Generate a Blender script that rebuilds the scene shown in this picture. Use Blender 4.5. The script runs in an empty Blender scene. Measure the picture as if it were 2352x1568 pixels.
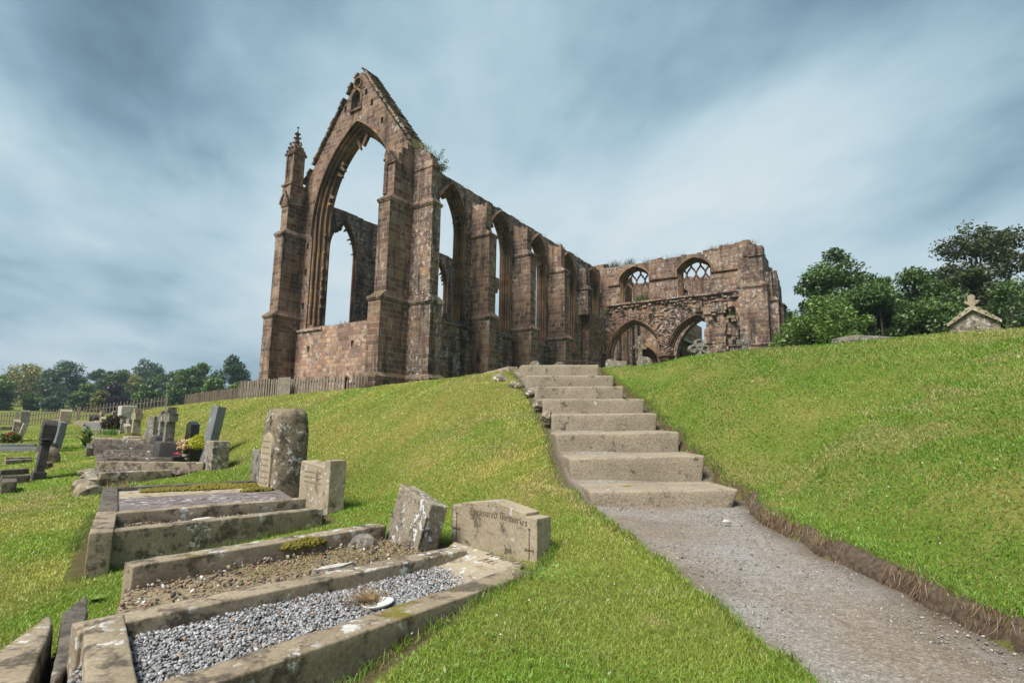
import bpy, bmesh, math, random
import numpy as np
from mathutils import Vector, Matrix
from mathutils.geometry import tessellate_polygon
random.seed(7); RNG = np.random.default_rng(11)
SC = bpy.context.scene
COL = SC.collection
PI = math.pi
# ------------------------------------------------------------------ camera model (used once, to survey the place)
F_, PITCH, ROLL, YAW = 1254.5, .14831, .01562, .59983
EYE = np.array([0, 0, .85])
_cp, _sp, _cr, _sr = math.cos(PITCH), math.sin(PITCH), math.cos(ROLL), math.sin(ROLL)
FWD = np.array([0, _cp, _sp]); _r0 = np.array([1., 0, 0]); _u0 = np.array([0, -_sp, _cp])
RIGHT = _cr*_r0 + _sr*_u0; UP = -_sr*_r0 + _cr*_u0
def ray(u, v): return RIGHT*(u-1176) - UP*(v-784) + FWD*F_
def onz(u, v, z):
    d = ray(u, v); return EYE + d*((z-EYE[2])/d[2])
def at(u, v, y):
    d = ray(u, v); return EYE + d*(y/d[1])
DS = np.array([math.sin(YAW), math.cos(YAW), 0]); DE = np.array([-math.cos(YAW), math.sin(YAW), 0])
CH0 = np.array([-5.84, 30.0, 0.])            # south-east corner of the church
def CE(u, v, b):                              # (a, z) on the church plane b = const
    d = ray(u, v); t = ((CH0 + DS*b - EYE) @ DS)/(d @ DS); q = EYE + d*t - CH0
    return q @ DE, q[2]
def CS(u, v, a):                              # (b, z) on the church plane a = const
    d = ray(u, v); t = ((CH0 + DE*a - EYE) @ DE)/(d @ DE); q = EYE + d*t - CH0
    return q @ DS, q[2]
# ------------------------------------------------------------------ numpy value noise
def _h(ix, iy, s):
    n = (ix*374761393 + iy*668265263 + s*974711) & 0xffffffff
    n = ((n ^ (n >> 13))*1274126177) & 0xffffffff
    return ((n ^ (n >> 16)) & 0xffff)/65535.0
def vnoise(x, y, s=0):
    x = np.asarray(x, float); y = np.asarray(y, float)
    ix = np.floor(x).astype(np.int64); iy = np.floor(y).astype(np.int64)
    fx = x-ix; fy = y-iy; fx = fx*fx*(3-2*fx); fy = fy*fy*(3-2*fy)
    a = _h(ix, iy, s); b = _h(ix+1, iy, s); c = _h(ix, iy+1, s); d = _h(ix+1, iy+1, s)
    return (a*(1-fx)+b*fx)*(1-fy)+(c*(1-fx)+d*fx)*fy
def fbm(x, y, s=0, o=4):
    t = 0; a = .5; n = 0
    for i in range(o):
        t = t+a*vnoise(np.asarray(x)*2**i, np.asarray(y)*2**i, s+i*17); n += a; a *= .5
    return t/n
def sstep(a, b, x):
    t = np.clip((np.asarray(x, float)-a)/(b-a), 0, 1); return t*t*(3-2*t)
QF = {'1': (0, 1900, 1300/2352), '2': (1100, 1800, 1200/2021), '5': (200, 1550, 1200/2352), '4': (300, 1600, 360/1344), '6': (540, 1600, 420/1344), 'b': (0, 1600, 300/1344), 'c': (0, 1780, 300/1344), 's': (1900, 1350, 1200/2352), 'p': (2800, 1900, 1296/2352), 't': (1700, 1950, 550/2156), 'r': (3000, 800, 1096/2352)}
def QV(c, x, y): a = QF[c]; return ((a[0]+x*a[2])*.57422, (a[1]+y*a[2])*.57422)
def Zq(c, x, y, z): return onz(*QV(c, x, y), z)
# surveyed corners of the eight steps: front top left, front top right, front bottom right, front bottom left
STEPPX = [((900, 1205), (2075, 1188), (1995, 1312), (920, 1320)), ((742, 948), (1805, 922), (1780, 1088), (760, 1100)), ((635, 757), (1607, 738), (1598, 862), (655, 884)), ((600, 603), (1432, 592), (1420, 702), (605, 726)),
          ((530, 480), (1330, 480), (1322, 572), (530, 592)), ((480, 385), (1168, 380), (1160, 468), (468, 492)), ((405, 296), (1090, 297), (1085, 372), (395, 408)), ((362, 215), (972, 213), (970, 290), (358, 298))]
STEPS = []
for i_, c_ in enumerate(STEPPX): y_ = 4.62+.63*i_; STEPS.append([at(*QV('s', *p_), y_) for p_ in c_])
STY = np.array([s_[0][1] for s_ in STEPS]); STT = np.array([(s_[0][2]+s_[1][2])/2 for s_ in STEPS])
STL = np.array([s_[0][0] for s_ in STEPS]); STR = np.array([s_[1][0] for s_ in STEPS])
# ------------------------------------------------------------------ terrain
NB = np.array([.751, .66]); UB = np.array([-.66, .751])      # across the bank, along the bank
TOE = np.array([(-56, 72, -.05), (-24.4, 31.8, -.02), (-7.9, 13.0, 0), (-1.93, 6.29, 0), (.32, 3.78, .02), (.60, 4.42, .17), (1.84, 4.5, .27),
                (1.86, 4.2, .27), (1.87, 3.2, .20), (1.90, 2.2, .13), (1.96, 1., .08), (2.1, -1, .02), (2.4, -6, 0)], float)
CREST = np.array([(-70, 88, 1.2), (-37, 50, 1.5), (-15.3, 26, 1.63), (-3.4, 13, 1.63), (-.5, 9.15, 1.66), (.1, 9.25, 1.74), (1.45, 9.3, 1.80), (3.4, 8.3, 2.0),
                  (6.2, 6.5, 2.1), (9, 4, 2.2), (12, 0, 2.3), (16, -8, 2.4)], float)
def densify(P, step=.25):
    out = []
    for a, b in zip(P[:-1], P[1:]):
        n = max(2, int(np.linalg.norm(b-a)/step)); n = min(n, 90)
        t = np.linspace(0, 1, n, endpoint=False)[:, None]; q = a+(b-a)*t
        out.append(np.hstack([q, np.repeat(((b-a)/np.linalg.norm((b-a)[:2]))[None, :2], n, 0)]))
    return np.vstack(out)
TD, CD = densify(TOE), densify(CREST)
def nearest(P, D):
    idx = np.empty(len(P), int)
    for i in range(0, len(P), 4000):
        q = P[i:i+4000]
        idx[i:i+4000] = ((q[:, None, 0]-D[None, :, 0])**2+(q[:, None, 1]-D[None, :, 1])**2).argmin(1)
    N = D[idx]; dv = P-N[:, :2]
    d = np.hypot(dv[:, 0], dv[:, 1]); side = N[:, 3]*dv[:, 1]-N[:, 4]*dv[:, 0]
    return d, side, N[:, 2]
def inpoly(x, y, P):
    c = np.zeros(len(x), bool); j = len(P)-1
    for i in range(len(P)):
        xi, yi, xj, yj = P[i][0], P[i][1], P[j][0], P[j][1]
        if yi != yj: c ^= ((yi > y) != (yj > y)) & (x < (xj-xi)*(y-yi)/(yj-yi)+xi)
        j = i
    return c
BANKP = list(TOE[:, :2])+[(2.4, -60), (5000, -60), (5000, 5000), (-3000, 5000), (-56, 90)]
PLATP = list(CREST[:, :2])+[(16, -60), (5000, -60), (5000, 5000), (-3000, 5000), (-70, 105)]
_yy = np.concatenate([[-3, 0, 1.9, 3.0, 4.2], STY, [9.6]]); _bz = STEPS[0][3][2]
def path_l(y): return np.interp(y, _yy, np.concatenate([[1.05, 1.05, 1.0, .86, .70], STL-.04, [-.1]])) + .035*(fbm(np.asarray(y)*3, 0, 61)-.5)
def path_r(y): return np.interp(y, np.concatenate([[-3, 1, 2.2, 3.2, 4.3], STY, [9.6]]), np.concatenate([[2.0, 1.93, 1.88, 1.85, 1.84], STR+.07, [1.5]])) + .13*(fbm(np.asarray(y)*2.7, 0, 62)-.5)
def path_z(y):
    y = np.asarray(y, float); lo = np.interp(y, [-3, 1.5, 4.5], [-.15, .0, _bz+.01])
    return np.where(y < 4.6, lo, np.interp(y, np.concatenate([[4.6], STY[1:]-.03, [9.7]]), np.concatenate([[_bz], STT[:-1], [STT[-1]+.02]])))
def z_raw(x, y):
    P = np.stack([x, y], 1)
    dt, st, zt = nearest(P, TD); dc, sc, zc = nearest(P, CD)
    s = P @ NB; t = P @ UB
    fade = 1-.7*sstep(8, 30, t)
    flat = -.085*np.clip(2.5-s, -.5, 6)*fade + zt*np.exp(-dt/.9)
    flat = np.where((x > .2) & (y < 4.6), np.maximum(flat, -.02) + .05*sstep(.2, .7, x)*sstep(3, 4.4, y), flat)
    w = dt/(dt+dc+1e-9)
    bank = zt+(zc-zt)*(1.32*w-.32*w*w)
    plat = zc+np.minimum(dc, 22)*(.045-.03*sstep(12, 30, t))
    z = np.where(inpoly(x, y, PLATP), plat, np.where(inpoly(x, y, BANKP), bank, flat))
    r = np.hypot(x, y)
    far = .25+1.3*sstep(60, 120, r)+7*sstep(140, 330, r)+75*sstep(700, 1700, r)*(.55+.45*fbm(x/500, y/500, 5))+10*sstep(300, 600, r)*fbm(x/220, y/220, 9)
    k = sstep(62, 105, r)
    z = z*(1-k)+far*k
    z = z+.035*(fbm(x*.8, y*.8, 3)-.5)*sstep(2, 6, r)+.02*(fbm(x*3, y*3, 4)-.5)
    return z
def axis(lo, hi, fine_lo, fine_hi, h, g=1.09):
    a = list(np.arange(fine_lo, fine_hi, h)); s = h; v = a[-1]
    while v < hi: s *= g; v += s; a.append(v)
    s = h; v = a[0]
    while v > lo: s *= g; v -= s; a.insert(0, v)
    return np.array(a)
GX = axis(-3200, 3200, -6, 6.5, .07); GY = axis(-40, 3600, .6, 11.5, .07)
_X, _Y = np.meshgrid(GX, GY)
_Z = z_raw(_X.ravel(), _Y.ravel()).reshape(_X.shape)
for _ in range(2):
    z = _Z.copy(); z[1:-1, 1:-1] = (_Z[1:-1, 1:-1]*2+_Z[:-2, 1:-1]+_Z[2:, 1:-1]+_Z[1:-1, :-2]+_Z[1:-1, 2:])/6; _Z = z
# the path is cut into the lawn
_m = (_Y < 9.4) & (_X > path_l(_Y)) & (_X < path_r(_Y))
_Z = np.where(_m, np.minimum(_Z, path_z(_Y)-.07), _Z)
_w = sstep(-2.1, -.75, _X-path_l(_Y))*(_X < path_l(_Y)+.03)*sstep(4.9, 3.7, _Y)*(1-.85*sstep(2.75, 3.35, _Y)*sstep(-.15, -.75, _X-path_l(_Y)))
_Z = _Z*(1-_w)+(path_z(np.minimum(_Y, 4.5))+.018)*_w
_e = _X-path_r(_Y); _w = np.where(_Y < 4.7, sstep(.75, .02, _e), sstep(1.25, .05, _e))*(_e > -.02)*sstep(9.9, 9.0, _Y)
_Z = _Z*(1-_w)+np.minimum(_Z, path_z(_Y)+.085+.03*(fbm(_Y*2.2, 0, 63)-.3))*_w
_e = path_l(_Y)-_X; _w = sstep(.9, .02, _e)*(_e > -.02)*sstep(4.5, 5.1, _Y)*sstep(9.6, 9.0, _Y)
_Z = _Z*(1-_w)+(path_z(_Y)-.02)*_w
for P_, z_ in (([(-1.52, 2.06), (-1.12, 1.40), (.04, 2.87), (-.26, 3.34)], -.06), ([(-.50, 3.25), (.13, 2.93), (.19, 3.36), (-.42, 3.93)], .01), ([(-1.80, 2.80), (-1.5, 2.18), (-.36, 3.40), (-.84, 4.0)], -.06), ([(-3.14, 4.38), (-2.74, 3.74), (-1.6, 4.92), (-1.86, 5.26)], -.08), ([(-4.2, 5.82), (-3.2, 4.44), (-2.0, 5.34), (-2.95, 6.78)], -.06)):
    k_ = inpoly(_X.ravel(), _Y.ravel(), P_).reshape(_X.shape); _Z = np.where(k_, np.minimum(_Z, z_), _Z)
def tz(x, y):
    x = np.asarray(x, float); y = np.asarray(y, float)
    i = np.clip(np.searchsorted(GX, x)-1, 0, len(GX)-2); j = np.clip(np.searchsorted(GY, y)-1, 0, len(GY)-2)
    fx = (x-GX[i])/(GX[i+1]-GX[i]); fy = (y-GY[j])/(GY[j+1]-GY[j])
    return (_Z[j, i]*(1-fx)+_Z[j, i+1]*fx)*(1-fy)+(_Z[j+1, i]*(1-fx)+_Z[j+1, i+1]*fx)*fy
def G(u, v, far=120):                          # where a sight line meets the ground
    d = ray(u, v); d = d/np.linalg.norm(d)
    t = np.concatenate([np.arange(1.2, 15, .02), np.arange(15, far, .1)])
    P = EYE+d*t[:, None]; h = P[:, 2]-tz(P[:, 0], P[:, 1])
    k = np.argmax(h < 0)
    return P[k] if h.min() < 0 else P[-1]
# ------------------------------------------------------------------ objects
def tag(o, label=None, cat=None, group=None, kind=None):
    if label: o['label'] = label
    if cat: o['category'] = cat
    if group: o['group'] = group
    if kind: o['kind'] = kind
    return o
def thing(name, label, cat, loc=(0, 0, 0), rz=0, group=None):
    o = bpy.data.objects.new(name, None); COL.objects.link(o)
    o.location = loc; o.rotation_euler = (0, 0, rz); o.empty_display_size = .2
    return tag(o, label, cat, group)
def add_obj(name, me, parent=None):
    o = bpy.data.objects.new(name, me); COL.objects.link(o)
    if parent is not None: o.parent = parent
    return o
class MB:
    def __init__(s): s.v = []; s.f = []
    def add(s, vs, fs):
        k = len(s.v); s.v += [tuple(map(float, p)) for p in vs]; s.f += [tuple(i+k for i in f) for f in fs]
    def hexa(s, b, t):                         # bottom 4, top 4 (both counter-clockwise from above)
        s.add(list(b)+list(t), [(3, 2, 1, 0), (4, 5, 6, 7), (0, 1, 5, 4), (1, 2, 6, 5), (2, 3, 7, 6), (3, 0, 4, 7)])
    def box(s, x0, x1, y0, y1, z0, z1):
        s.hexa([(x0, y0, z0), (x1, y0, z0), (x1, y1, z0), (x0, y1, z0)], [(x0, y0, z1), (x1, y0, z1), (x1, y1, z1), (x0, y1, z1)])
    def plate(s, outer, holes, f, t0, t1):     # flat wall with holes; f(p, t) -> xyz
        loops = [outer]+list(holes)
        tri = tessellate_polygon([[Vector((p[0], p[1], 0)) for p in l] for l in loops])
        flat = [p for l in loops for p in l]; n = len(flat)
        vs = [f(p, t0) for p in flat]+[f(p, t1) for p in flat]
        fs = [tuple(t) for t in tri]+[tuple(n+i for i in reversed(t)) for t in tri]
        k = 0
        for l in loops:
            m = len(l)
            for i in range(m): a, b = k+i, k+(i+1) % m; fs.append((a, b, n+b, n+a))
            k += m
        s.add(vs, fs)
    def strips(s, loops, closed=False):        # join consecutive polylines
        n = len(loops[0]); vs = [p for l in loops for p in l]; fs = []
        for j in range(len(loops)-1):
            for i in range(n if closed else n-1):
                a, b = j*n+i, j*n+(i+1) % n; fs.append((a, b, b+n, a+n))
        s.add(vs, fs)
    def tube(s, pts, rad, n=6, cap=True):
        pts = [np.array(p, float) for p in pts]; R = rad if hasattr(rad, '__len__') else [rad]*len(pts)
        rings = []; ref = np.array([.31, .17, .94])
        for i, p in enumerate(pts):
            d = pts[min(i+1, len(pts)-1)]-pts[max(i-1, 0)]; d = d/(np.linalg.norm(d)+1e-9)
            if abs(d @ ref) > .93: ref = np.array([.9, .3, .1])
            x = np.cross(d, ref); x /= np.linalg.norm(x); y = np.cross(d, x)
            rings.append([tuple(p+R[i]*(x*math.cos(2*PI*k/n)+y*math.sin(2*PI*k/n))) for k in range(n)])
        s.strips(rings, True)
        if cap:
            k = len(s.v)-n*len(pts); s.f.append(tuple(k+i for i in range(n))); s.f.append(tuple(len(s.v)-1-i for i in range(n)))
    def build(s, name, mat, parent=None, uv=True, bevel=0, smooth=False, rough=0, sub=0):
        me = bpy.data.meshes.new(name); me.from_pydata(s.v, [], s.f); me.validate()
        bm = bmesh.new(); bm.from_mesh(me)
        bmesh.ops.remove_doubles(bm, verts=bm.verts, dist=1e-4)
        bmesh.ops.recalc_face_normals(bm, faces=bm.faces)
        if bevel:
            bmesh.ops.bevel(bm, geom=[e for e in bm.edges if e.is_manifold and e.calc_face_angle(0) > .4], offset=bevel, segments=2, profile=.6, affect='EDGES', clamp_overlap=True)
        if sub:
            for _ in range(12):
                L = [e for e in bm.edges if e.calc_length() > sub]
                if not L: break
                bmesh.ops.subdivide_edges(bm, edges=L, cuts=1, use_grid_fill=True)
            bmesh.ops.triangulate(bm, faces=[f for f in bm.faces if len(f.verts) > 4])
        if rough:
            bm.normal_update(); co = np.array([v.co[:] for v in bm.verts]); q = 1/max(.03, rough*9)
            nz = fbm(co[:, 0]*q+co[:, 2]*q*.7, co[:, 1]*q-co[:, 2]*q*.6, len(s.v))-.5
            for v, d in zip(bm.verts, nz): v.co += v.normal*float(d)*2*rough
        bm.to_mesh(me); bm.free()
        if uv: box_uv(me)
        if smooth:
            me.polygons.foreach_set('use_smooth', [True]*len(me.polygons))
        me.materials.append(mat)
        return add_obj(name, me, parent)
def box_uv(me):
    n = len(me.loops); vi = np.empty(n, int); me.loops.foreach_get('vertex_index', vi)
    co = np.empty(len(me.vertices)*3); me.vertices.foreach_get('co', co); co = co.reshape(-1, 3)
    pn = np.empty(len(me.polygons)*3); me.polygons.foreach_get('normal', pn); pn = pn.reshape(-1, 3)
    lt = np.empty(len(me.polygons), int); me.polygons.foreach_get('loop_total', lt)
    N = np.abs(np.repeat(pn, lt, 0)); P = co[vi]
    top = N[:, 2] > .8; ex = (N[:, 0] >= N[:, 1])
    u = np.where(top, P[:, 0], np.where(ex, P[:, 1]+31.3, P[:, 0])); v = np.where(top, P[:, 1], P[:, 2])
    l = me.uv_layers.new(name='UVMap'); l.data.foreach_set('uv', np.stack([u, v], 1).ravel())
def mesh_np(name, V, Fc, mat, parent=None, col=None, smooth=False):
    me = bpy.data.meshes.new(name); V = np.asarray(V, np.float32); Fc = np.asarray(Fc, np.int32); k = Fc.shape[1]
    me.vertices.add(len(V)); me.vertices.foreach_set('co', V.ravel())
    me.loops.add(Fc.size); me.loops.foreach_set('vertex_index', Fc.ravel())
    me.polygons.add(len(Fc)); me.polygons.foreach_set('loop_start', np.arange(0, Fc.size, k, dtype=np.int32))
    me.update(calc_edges=True)
    if smooth: me.polygons.foreach_set('use_smooth', np.ones(len(Fc), bool))
    if col is not None:
        a = me.color_attributes.new('Col', 'FLOAT_COLOR', 'POINT')
        a.data.foreach_set('color', np.hstack([col, np.ones((len(col), 1))]).astype(np.float32).ravel())
    me.materials.append(mat)
    return add_obj(name, me, parent)
def dup(root, loc=None, rz=None):
    r = root.copy(); COL.objects.link(r)
    if loc is not None: r.location = loc
    if rz is not None: r.rotation_euler = (0, 0, rz)
    for ch in list(root.children):
        c = ch.copy(); COL.objects.link(c); c.parent = r
    return r
# ------------------------------------------------------------------ materials
class NT:
    def __init__(s, name):
        s.m = bpy.data.materials.new(name); s.m.use_nodes = True; s.t = s.m.node_tree; s.t.nodes.clear()
        s.out = s.t.nodes.new('ShaderNodeOutputMaterial')
    def n(s, kind, **kw):
        nd = s.t.nodes.new('ShaderNode'+kind)
        for k, v in kw.items():
            if k in nd.inputs.keys() if isinstance(k, str) else False: s.set(nd.inputs[k], v)
            else: setattr(nd, k, v)
        return nd
    def set(s, sock, v):
        if isinstance(v, bpy.types.NodeSocket): s.t.links.new(v, sock)
        elif isinstance(v, bpy.types.Node): s.t.links.new(v.outputs[0], sock)
        else:
            if sock.type == 'RGBA' and len(v) == 3: v = (*v, 1)
            sock.default_value = v
    def math(s, op, a, b=0, c=0, clamp=False):
        nd = s.t.nodes.new('ShaderNodeMath'); nd.operation = op; nd.use_clamp = clamp
        s.set(nd.inputs[0], a); s.set(nd.inputs[1], b)
        if op in ('MULTIPLY_ADD',): s.set(nd.inputs[2], c)
        return nd.outputs[0]
    def mix(s, fac, a, b, mode='MIX'):
        nd = s.t.nodes.new('ShaderNodeMix'); nd.data_type = 'RGBA'; nd.blend_type = mode; nd.clamp_factor = True
        s.set(nd.inputs[0], fac); s.set(nd.inputs[6], a); s.set(nd.inputs[7], b); return nd.outputs[2]
    def ramp(s, fac, stops, interp='LINEAR'):
        nd = s.t.nodes.new('ShaderNodeValToRGB'); cr = nd.color_ramp; cr.interpolation = interp
        while len(cr.elements) < len(stops): cr.elements.new(.5)
        for e, (p, c) in zip(cr.elements, stops):
            e.position = p; e.color = (c, c, c, 1) if not hasattr(c, '__len__') else (*c, 1)
        s.set(nd.inputs[0], fac); return nd.outputs[0]
    def noise(s, vec, scale, detail=4, rough=.55, dim='3D'):
        nd = s.n('TexNoise', noise_dimensions=dim); s.set(nd.inputs['Vector'], vec)
        nd.inputs['Scale'].default_value = scale; nd.inputs['Detail'].default_value = detail; nd.inputs['Roughness'].default_value = rough
        return nd.outputs[0]
    def xyz(s, x, y, z=0):
        nd = s.t.nodes.new('ShaderNodeCombineXYZ')
        for i, q in enumerate((x, y, z)): s.set(nd.inputs[i], q)
        return nd.outputs[0]
    def sep(s, v):
        nd = s.t.nodes.new('ShaderNodeSeparateXYZ'); s.set(nd.inputs[0], v); return nd.outputs
    def mapping(s, vec, scale=(1, 1, 1), loc=(0, 0, 0), rot=(0, 0, 0)):
        nd = s.t.nodes.new('ShaderNodeMapping'); s.set(nd.inputs[0], vec)
        nd.inputs['Scale'].default_value = scale; nd.inputs['Location'].default_value = loc; nd.inputs['Rotation'].default_value = rot
        return nd.outputs[0]
    def coord(s, k='Object'): return s.n('TexCoord').outputs[k]
    def finish(s, col, rough=.9, height=None, strength=.5, dist=.02, spec=.25):
        p = s.n('BsdfPrincipled'); s.set(p.inputs['Base Color'], col); s.set(p.inputs['Roughness'], rough)
        p.inputs['Specular IOR Level'].default_value = spec
        if height is not None:
            b = s.n('Bump'); b.inputs['Strength'].default_value = strength; b.inputs['Distance'].default_value = dist
            s.set(b.inputs['Height'], height); s.t.links.new(b.outputs[0], p.inputs['Normal'])
        s.t.links.new(p.outputs[0], s.out.inputs[0]); return s.m
def masonry(name, rowh=.30, bw=.56, pal=None, mortar=(.37, .32, .26), ms=.022, lichen=.3, soot=.3, seed=0., rubble=False, gain=1.):
    T = NT(name); uv = T.n('UVMap'); uv.uv_map = 'UVMap'; u, v, _ = T.sep(uv.outputs[0])
    w3 = T.coord('Object')
    wob = T.math('MULTIPLY', T.math('SUBTRACT', T.noise(T.xyz(u, v, seed), 5, 3), .5), .05)
    n1 = T.noise(T.xyz(0, v, seed), .9, 1)
    v2 = T.math('ADD', T.math('ADD', v, wob), T.math('MULTIPLY', T.math('SUBTRACT', n1, .5), rowh*1.1))
    row = T.math('FLOOR', T.math('DIVIDE', v2, rowh))
    n2 = T.noise(T.xyz(u, T.math('MULTIPLY', row, 5.37), seed), .85, 2)
    u2 = T.math('ADD', T.math('ADD', u, wob), T.math('MULTIPLY', T.math('SUBTRACT', n2, .5), bw*2.2))
    if rubble:
        vo = T.n('TexVoronoi', voronoi_dimensions='2D', feature='F1'); T.set(vo.inputs['Vector'], T.xyz(T.math('MULTIPLY', u, 1/bw), T.math('MULTIPLY', v, 1/rowh), 0)); vo.inputs['Scale'].default_value = 1; vo.inputs['Randomness'].default_value = .85
        ve = T.n('TexVoronoi', voronoi_dimensions='2D', feature='DISTANCE_TO_EDGE'); T.set(ve.inputs['Vector'], T.xyz(T.math('MULTIPLY', u, 1/bw), T.math('MULTIPLY', v, 1/rowh), 0)); ve.inputs['Scale'].default_value = 1; ve.inputs['Randomness'].default_value = .85
        rnd = T.sep(vo.outputs['Color'])[0]; mf = T.ramp(ve.outputs['Distance'], [(.02, 1), (.11, 0)])
    else:
        br = T.n('TexBrick'); T.set(br.inputs['Vector'], T.xyz(u2, v2, 0))
        for k, q in (('Color1', (0, 0, 0, 1)), ('Color2', (1, 1, 1, 1)), ('Mortar', (.5, .5, .5, 1)), ('Scale', 1.), ('Mortar Size', ms), ('Mortar Smooth', .25), ('Bias', 0.), ('Brick Width', bw), ('Row Height', rowh)):
            br.inputs[k].default_value = q
        rnd = T.sep(br.outputs['Color'])[0]; mf = br.outputs['Fac']
    pal = pal or [(0, (.085, .060, .052)), (.16, (.150, .100, .080)), (.32, (.130, .076, .066)), (.46, (.185, .128, .098)), (.6, (.155, .104, .092)), (.74, (.225, .148, .098)), (.86, (.180, .130, .110)), (1, (.255, .192, .152))]
    pal = [(p, (1.27*gain*c[0], 1.25*gain*c[1], 1.19*gain*c[2])) for p, c in pal]
    col = T.ramp(rnd, pal)
    big = T.noise(w3, .35, 4); fine = T.noise(w3, 14, 5, .65); mid = T.noise(w3, 2.2, 6, .6)
    col = T.mix(1, col, T.ramp(big, [(.3, (.62, .63, .66)), (.7, (1.36, 1.24, 1.12))]), 'MULTIPLY')
    col = T.mix(1, col, T.ramp(fine, [(.3, .62), (.72, 1.35)]), 'MULTIPLY')
    col = T.mix(T.math('MULTIPLY', mf, .8), col, T.mix(1, mortar, T.ramp(mid, [(.3, .6), (.7, 1.25)]), 'MULTIPLY'))
    lm = T.math('MULTIPLY', T.ramp(T.noise(w3, 4.2, 8, .68), [(.53, 0), (.60, 1)]), T.ramp(T.noise(w3, .5, 3), [(.60-.30*lichen, 0), (.74-.30*lichen, .95)]))
    col = T.mix(lm, col, (.50, .48, .44))
    o = T.sep(w3); sv = T.xyz(T.math('MULTIPLY', o[0], 1.6), T.math('MULTIPLY', o[1], 1.6), T.math('MULTIPLY', o[2], .22))
    sm = T.ramp(T.noise(sv, 1.1, 7, .62), [(.60-.20*soot, 0), (.74-.20*soot, .9)])
    col = T.mix(T.math('MULTIPLY', sm, T.ramp(mid, [(.3, .35), (.6, 1)])), col, (.030, .026, .024))
    nz = T.sep(T.n('NewGeometry').outputs['Normal'])[2]
    mo = T.math('MULTIPLY', T.ramp(nz, [(.45, 0), (.75, .75)]), T.ramp(mid, [(.4, 0), (.6, 1)]))
    col = T.mix(mo, col, (.085, .085, .03))
    h = T.math('ADD', T.math('MULTIPLY', mf, -.6), T.math('ADD', T.math('MULTIPLY', mid, .9), T.math('MULTIPLY', fine, .35)))
    return T.finish(col, .95, h, .9, .05, .15)
def stone(name, c1, c2, lichen=(.58, .585, .56), la=.3, dark=(.05, .042, .036), da=.3, scale=1., moss=0., grain=60, bump=.35, spec=.2, gc=1.):
    T = NT(name); p = T.mapping(T.coord('Object'), (scale,)*3); rnd = T.n('ObjectInfo').outputs['Random']
    off = T.n('VectorMath', operation='ADD'); T.set(off.inputs[0], p); T.set(off.inputs[1], T.xyz(T.math('MULTIPLY', rnd, 37), T.math('MULTIPLY', rnd, 11), 0)); p = off.outputs[0]
    a = T.noise(p, 3, 6, .6); g = T.noise(p, grain, 4, .7); d = T.noise(p, 8, 9, .72); l = T.noise(p, 17, 6, .6); l2 = T.noise(p, 2.6, 3)
    col = T.mix(T.ramp(a, [(.3, 0), (.7, 1)]), c1, c2)
    col = T.mix(1, col, T.ramp(g, [(.3, 1-.45*gc), (.7, 1+.4*gc)]), 'MULTIPLY')
    col = T.mix(T.math('MULTIPLY', T.ramp(d, [(.62-.22*da, 0), (.70-.22*da, .88)]), T.ramp(g, [(.3, .45), (.55, 1)])), col, dark)
    lm = T.math('MULTIPLY', T.ramp(l, [(.565, 0), (.60, .9)]), T.ramp(l2, [(.66-.35*la, 0), (.74-.35*la, 1)]))
    col = T.mix(lm, col, T.mix(T.ramp(g, [(.4, 0), (.6, 1)]), lichen, tuple(.75*x for x in lichen)))
    if moss:
        nz = T.sep(T.n('NewGeometry').outputs['Normal'])[2]
        col = T.mix(T.math('MULTIPLY', T.ramp(nz, [(.3, .1), (.8, 1)]), T.ramp(T.noise(p, 4, 6), [(.62-.3*moss, 0), (.72-.3*moss, .9)])), col, (.16, .135, .02))
    h = T.math('ADD', T.math('MULTIPLY', a, .5), T.math('ADD', T.math('MULTIPLY', g, .25), T.math('MULTIPLY', lm, .12)))
    return T.finish(col, .9, h, bump, .03, spec)
def plain(name, c, rough=.7, var=.25, scale=20, spec=.3, metal=0):
    T = NT(name); n = T.noise(T.coord('Object'), scale, 4)
    m = T.finish(T.mix(1, c, T.ramp(n, [(.3, 1-var), (.7, 1+var)]), 'MULTIPLY'), rough, n, .2, .01, spec)
    [x for x in T.t.nodes if x.type == 'BSDF_PRINCIPLED'][0].inputs['Metallic'].default_value = metal; return m
def leafmat(name, trans=.3, sat=1.):
    T = NT(name); a = T.n('VertexColor'); a.layer_name = 'Col'
    d = T.n('BsdfDiffuse'); T.set(d.inputs[0], a.outputs[0]); t = T.n('BsdfTranslucent'); T.set(t.inputs[0], a.outputs[0])
    g = T.n('BsdfGlossy'); g.inputs['Roughness'].default_value = .45; g.inputs[0].default_value = (1, 1, 1, 1)
    x = T.n('MixShader'); x.inputs[0].default_value = trans; T.t.links.new(d.outputs[0], x.inputs[1]); T.t.links.new(t.outputs[0], x.inputs[2])
    y = T.n('MixShader'); y.inputs[0].default_value = .03; T.t.links.new(x.outputs[0], y.inputs[1]); T.t.links.new(g.outputs[0], y.inputs[2])
    T.t.links.new(y.outputs[0], T.out.inputs[0]); return T.m
def attrmat(name, rough=.8, bump=0):
    T = NT(name); a = T.n('VertexColor'); a.layer_name = 'Col'; n = T.noise(T.coord('Object'), 90, 4, .7)
    return T.finish(T.mix(1, a.outputs[0], T.ramp(n, [(.3, .75), (.7, 1.25)]), 'MULTIPLY'), rough, n, .3, .006, .3)
M = {}
M['ashlar'] = masonry('ashlar stone', lichen=.22, soot=.55)
M['ashlar_lichen'] = masonry('ashlar stone with white lichen', lichen=.8, soot=.68, seed=3.)
M['ashlar_pale'] = masonry('pale patched ashlar', rowh=.27, bw=.42, lichen=.55, soot=.12, seed=5., gain=1.6, mortar=(.27, .23, .19))
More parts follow.
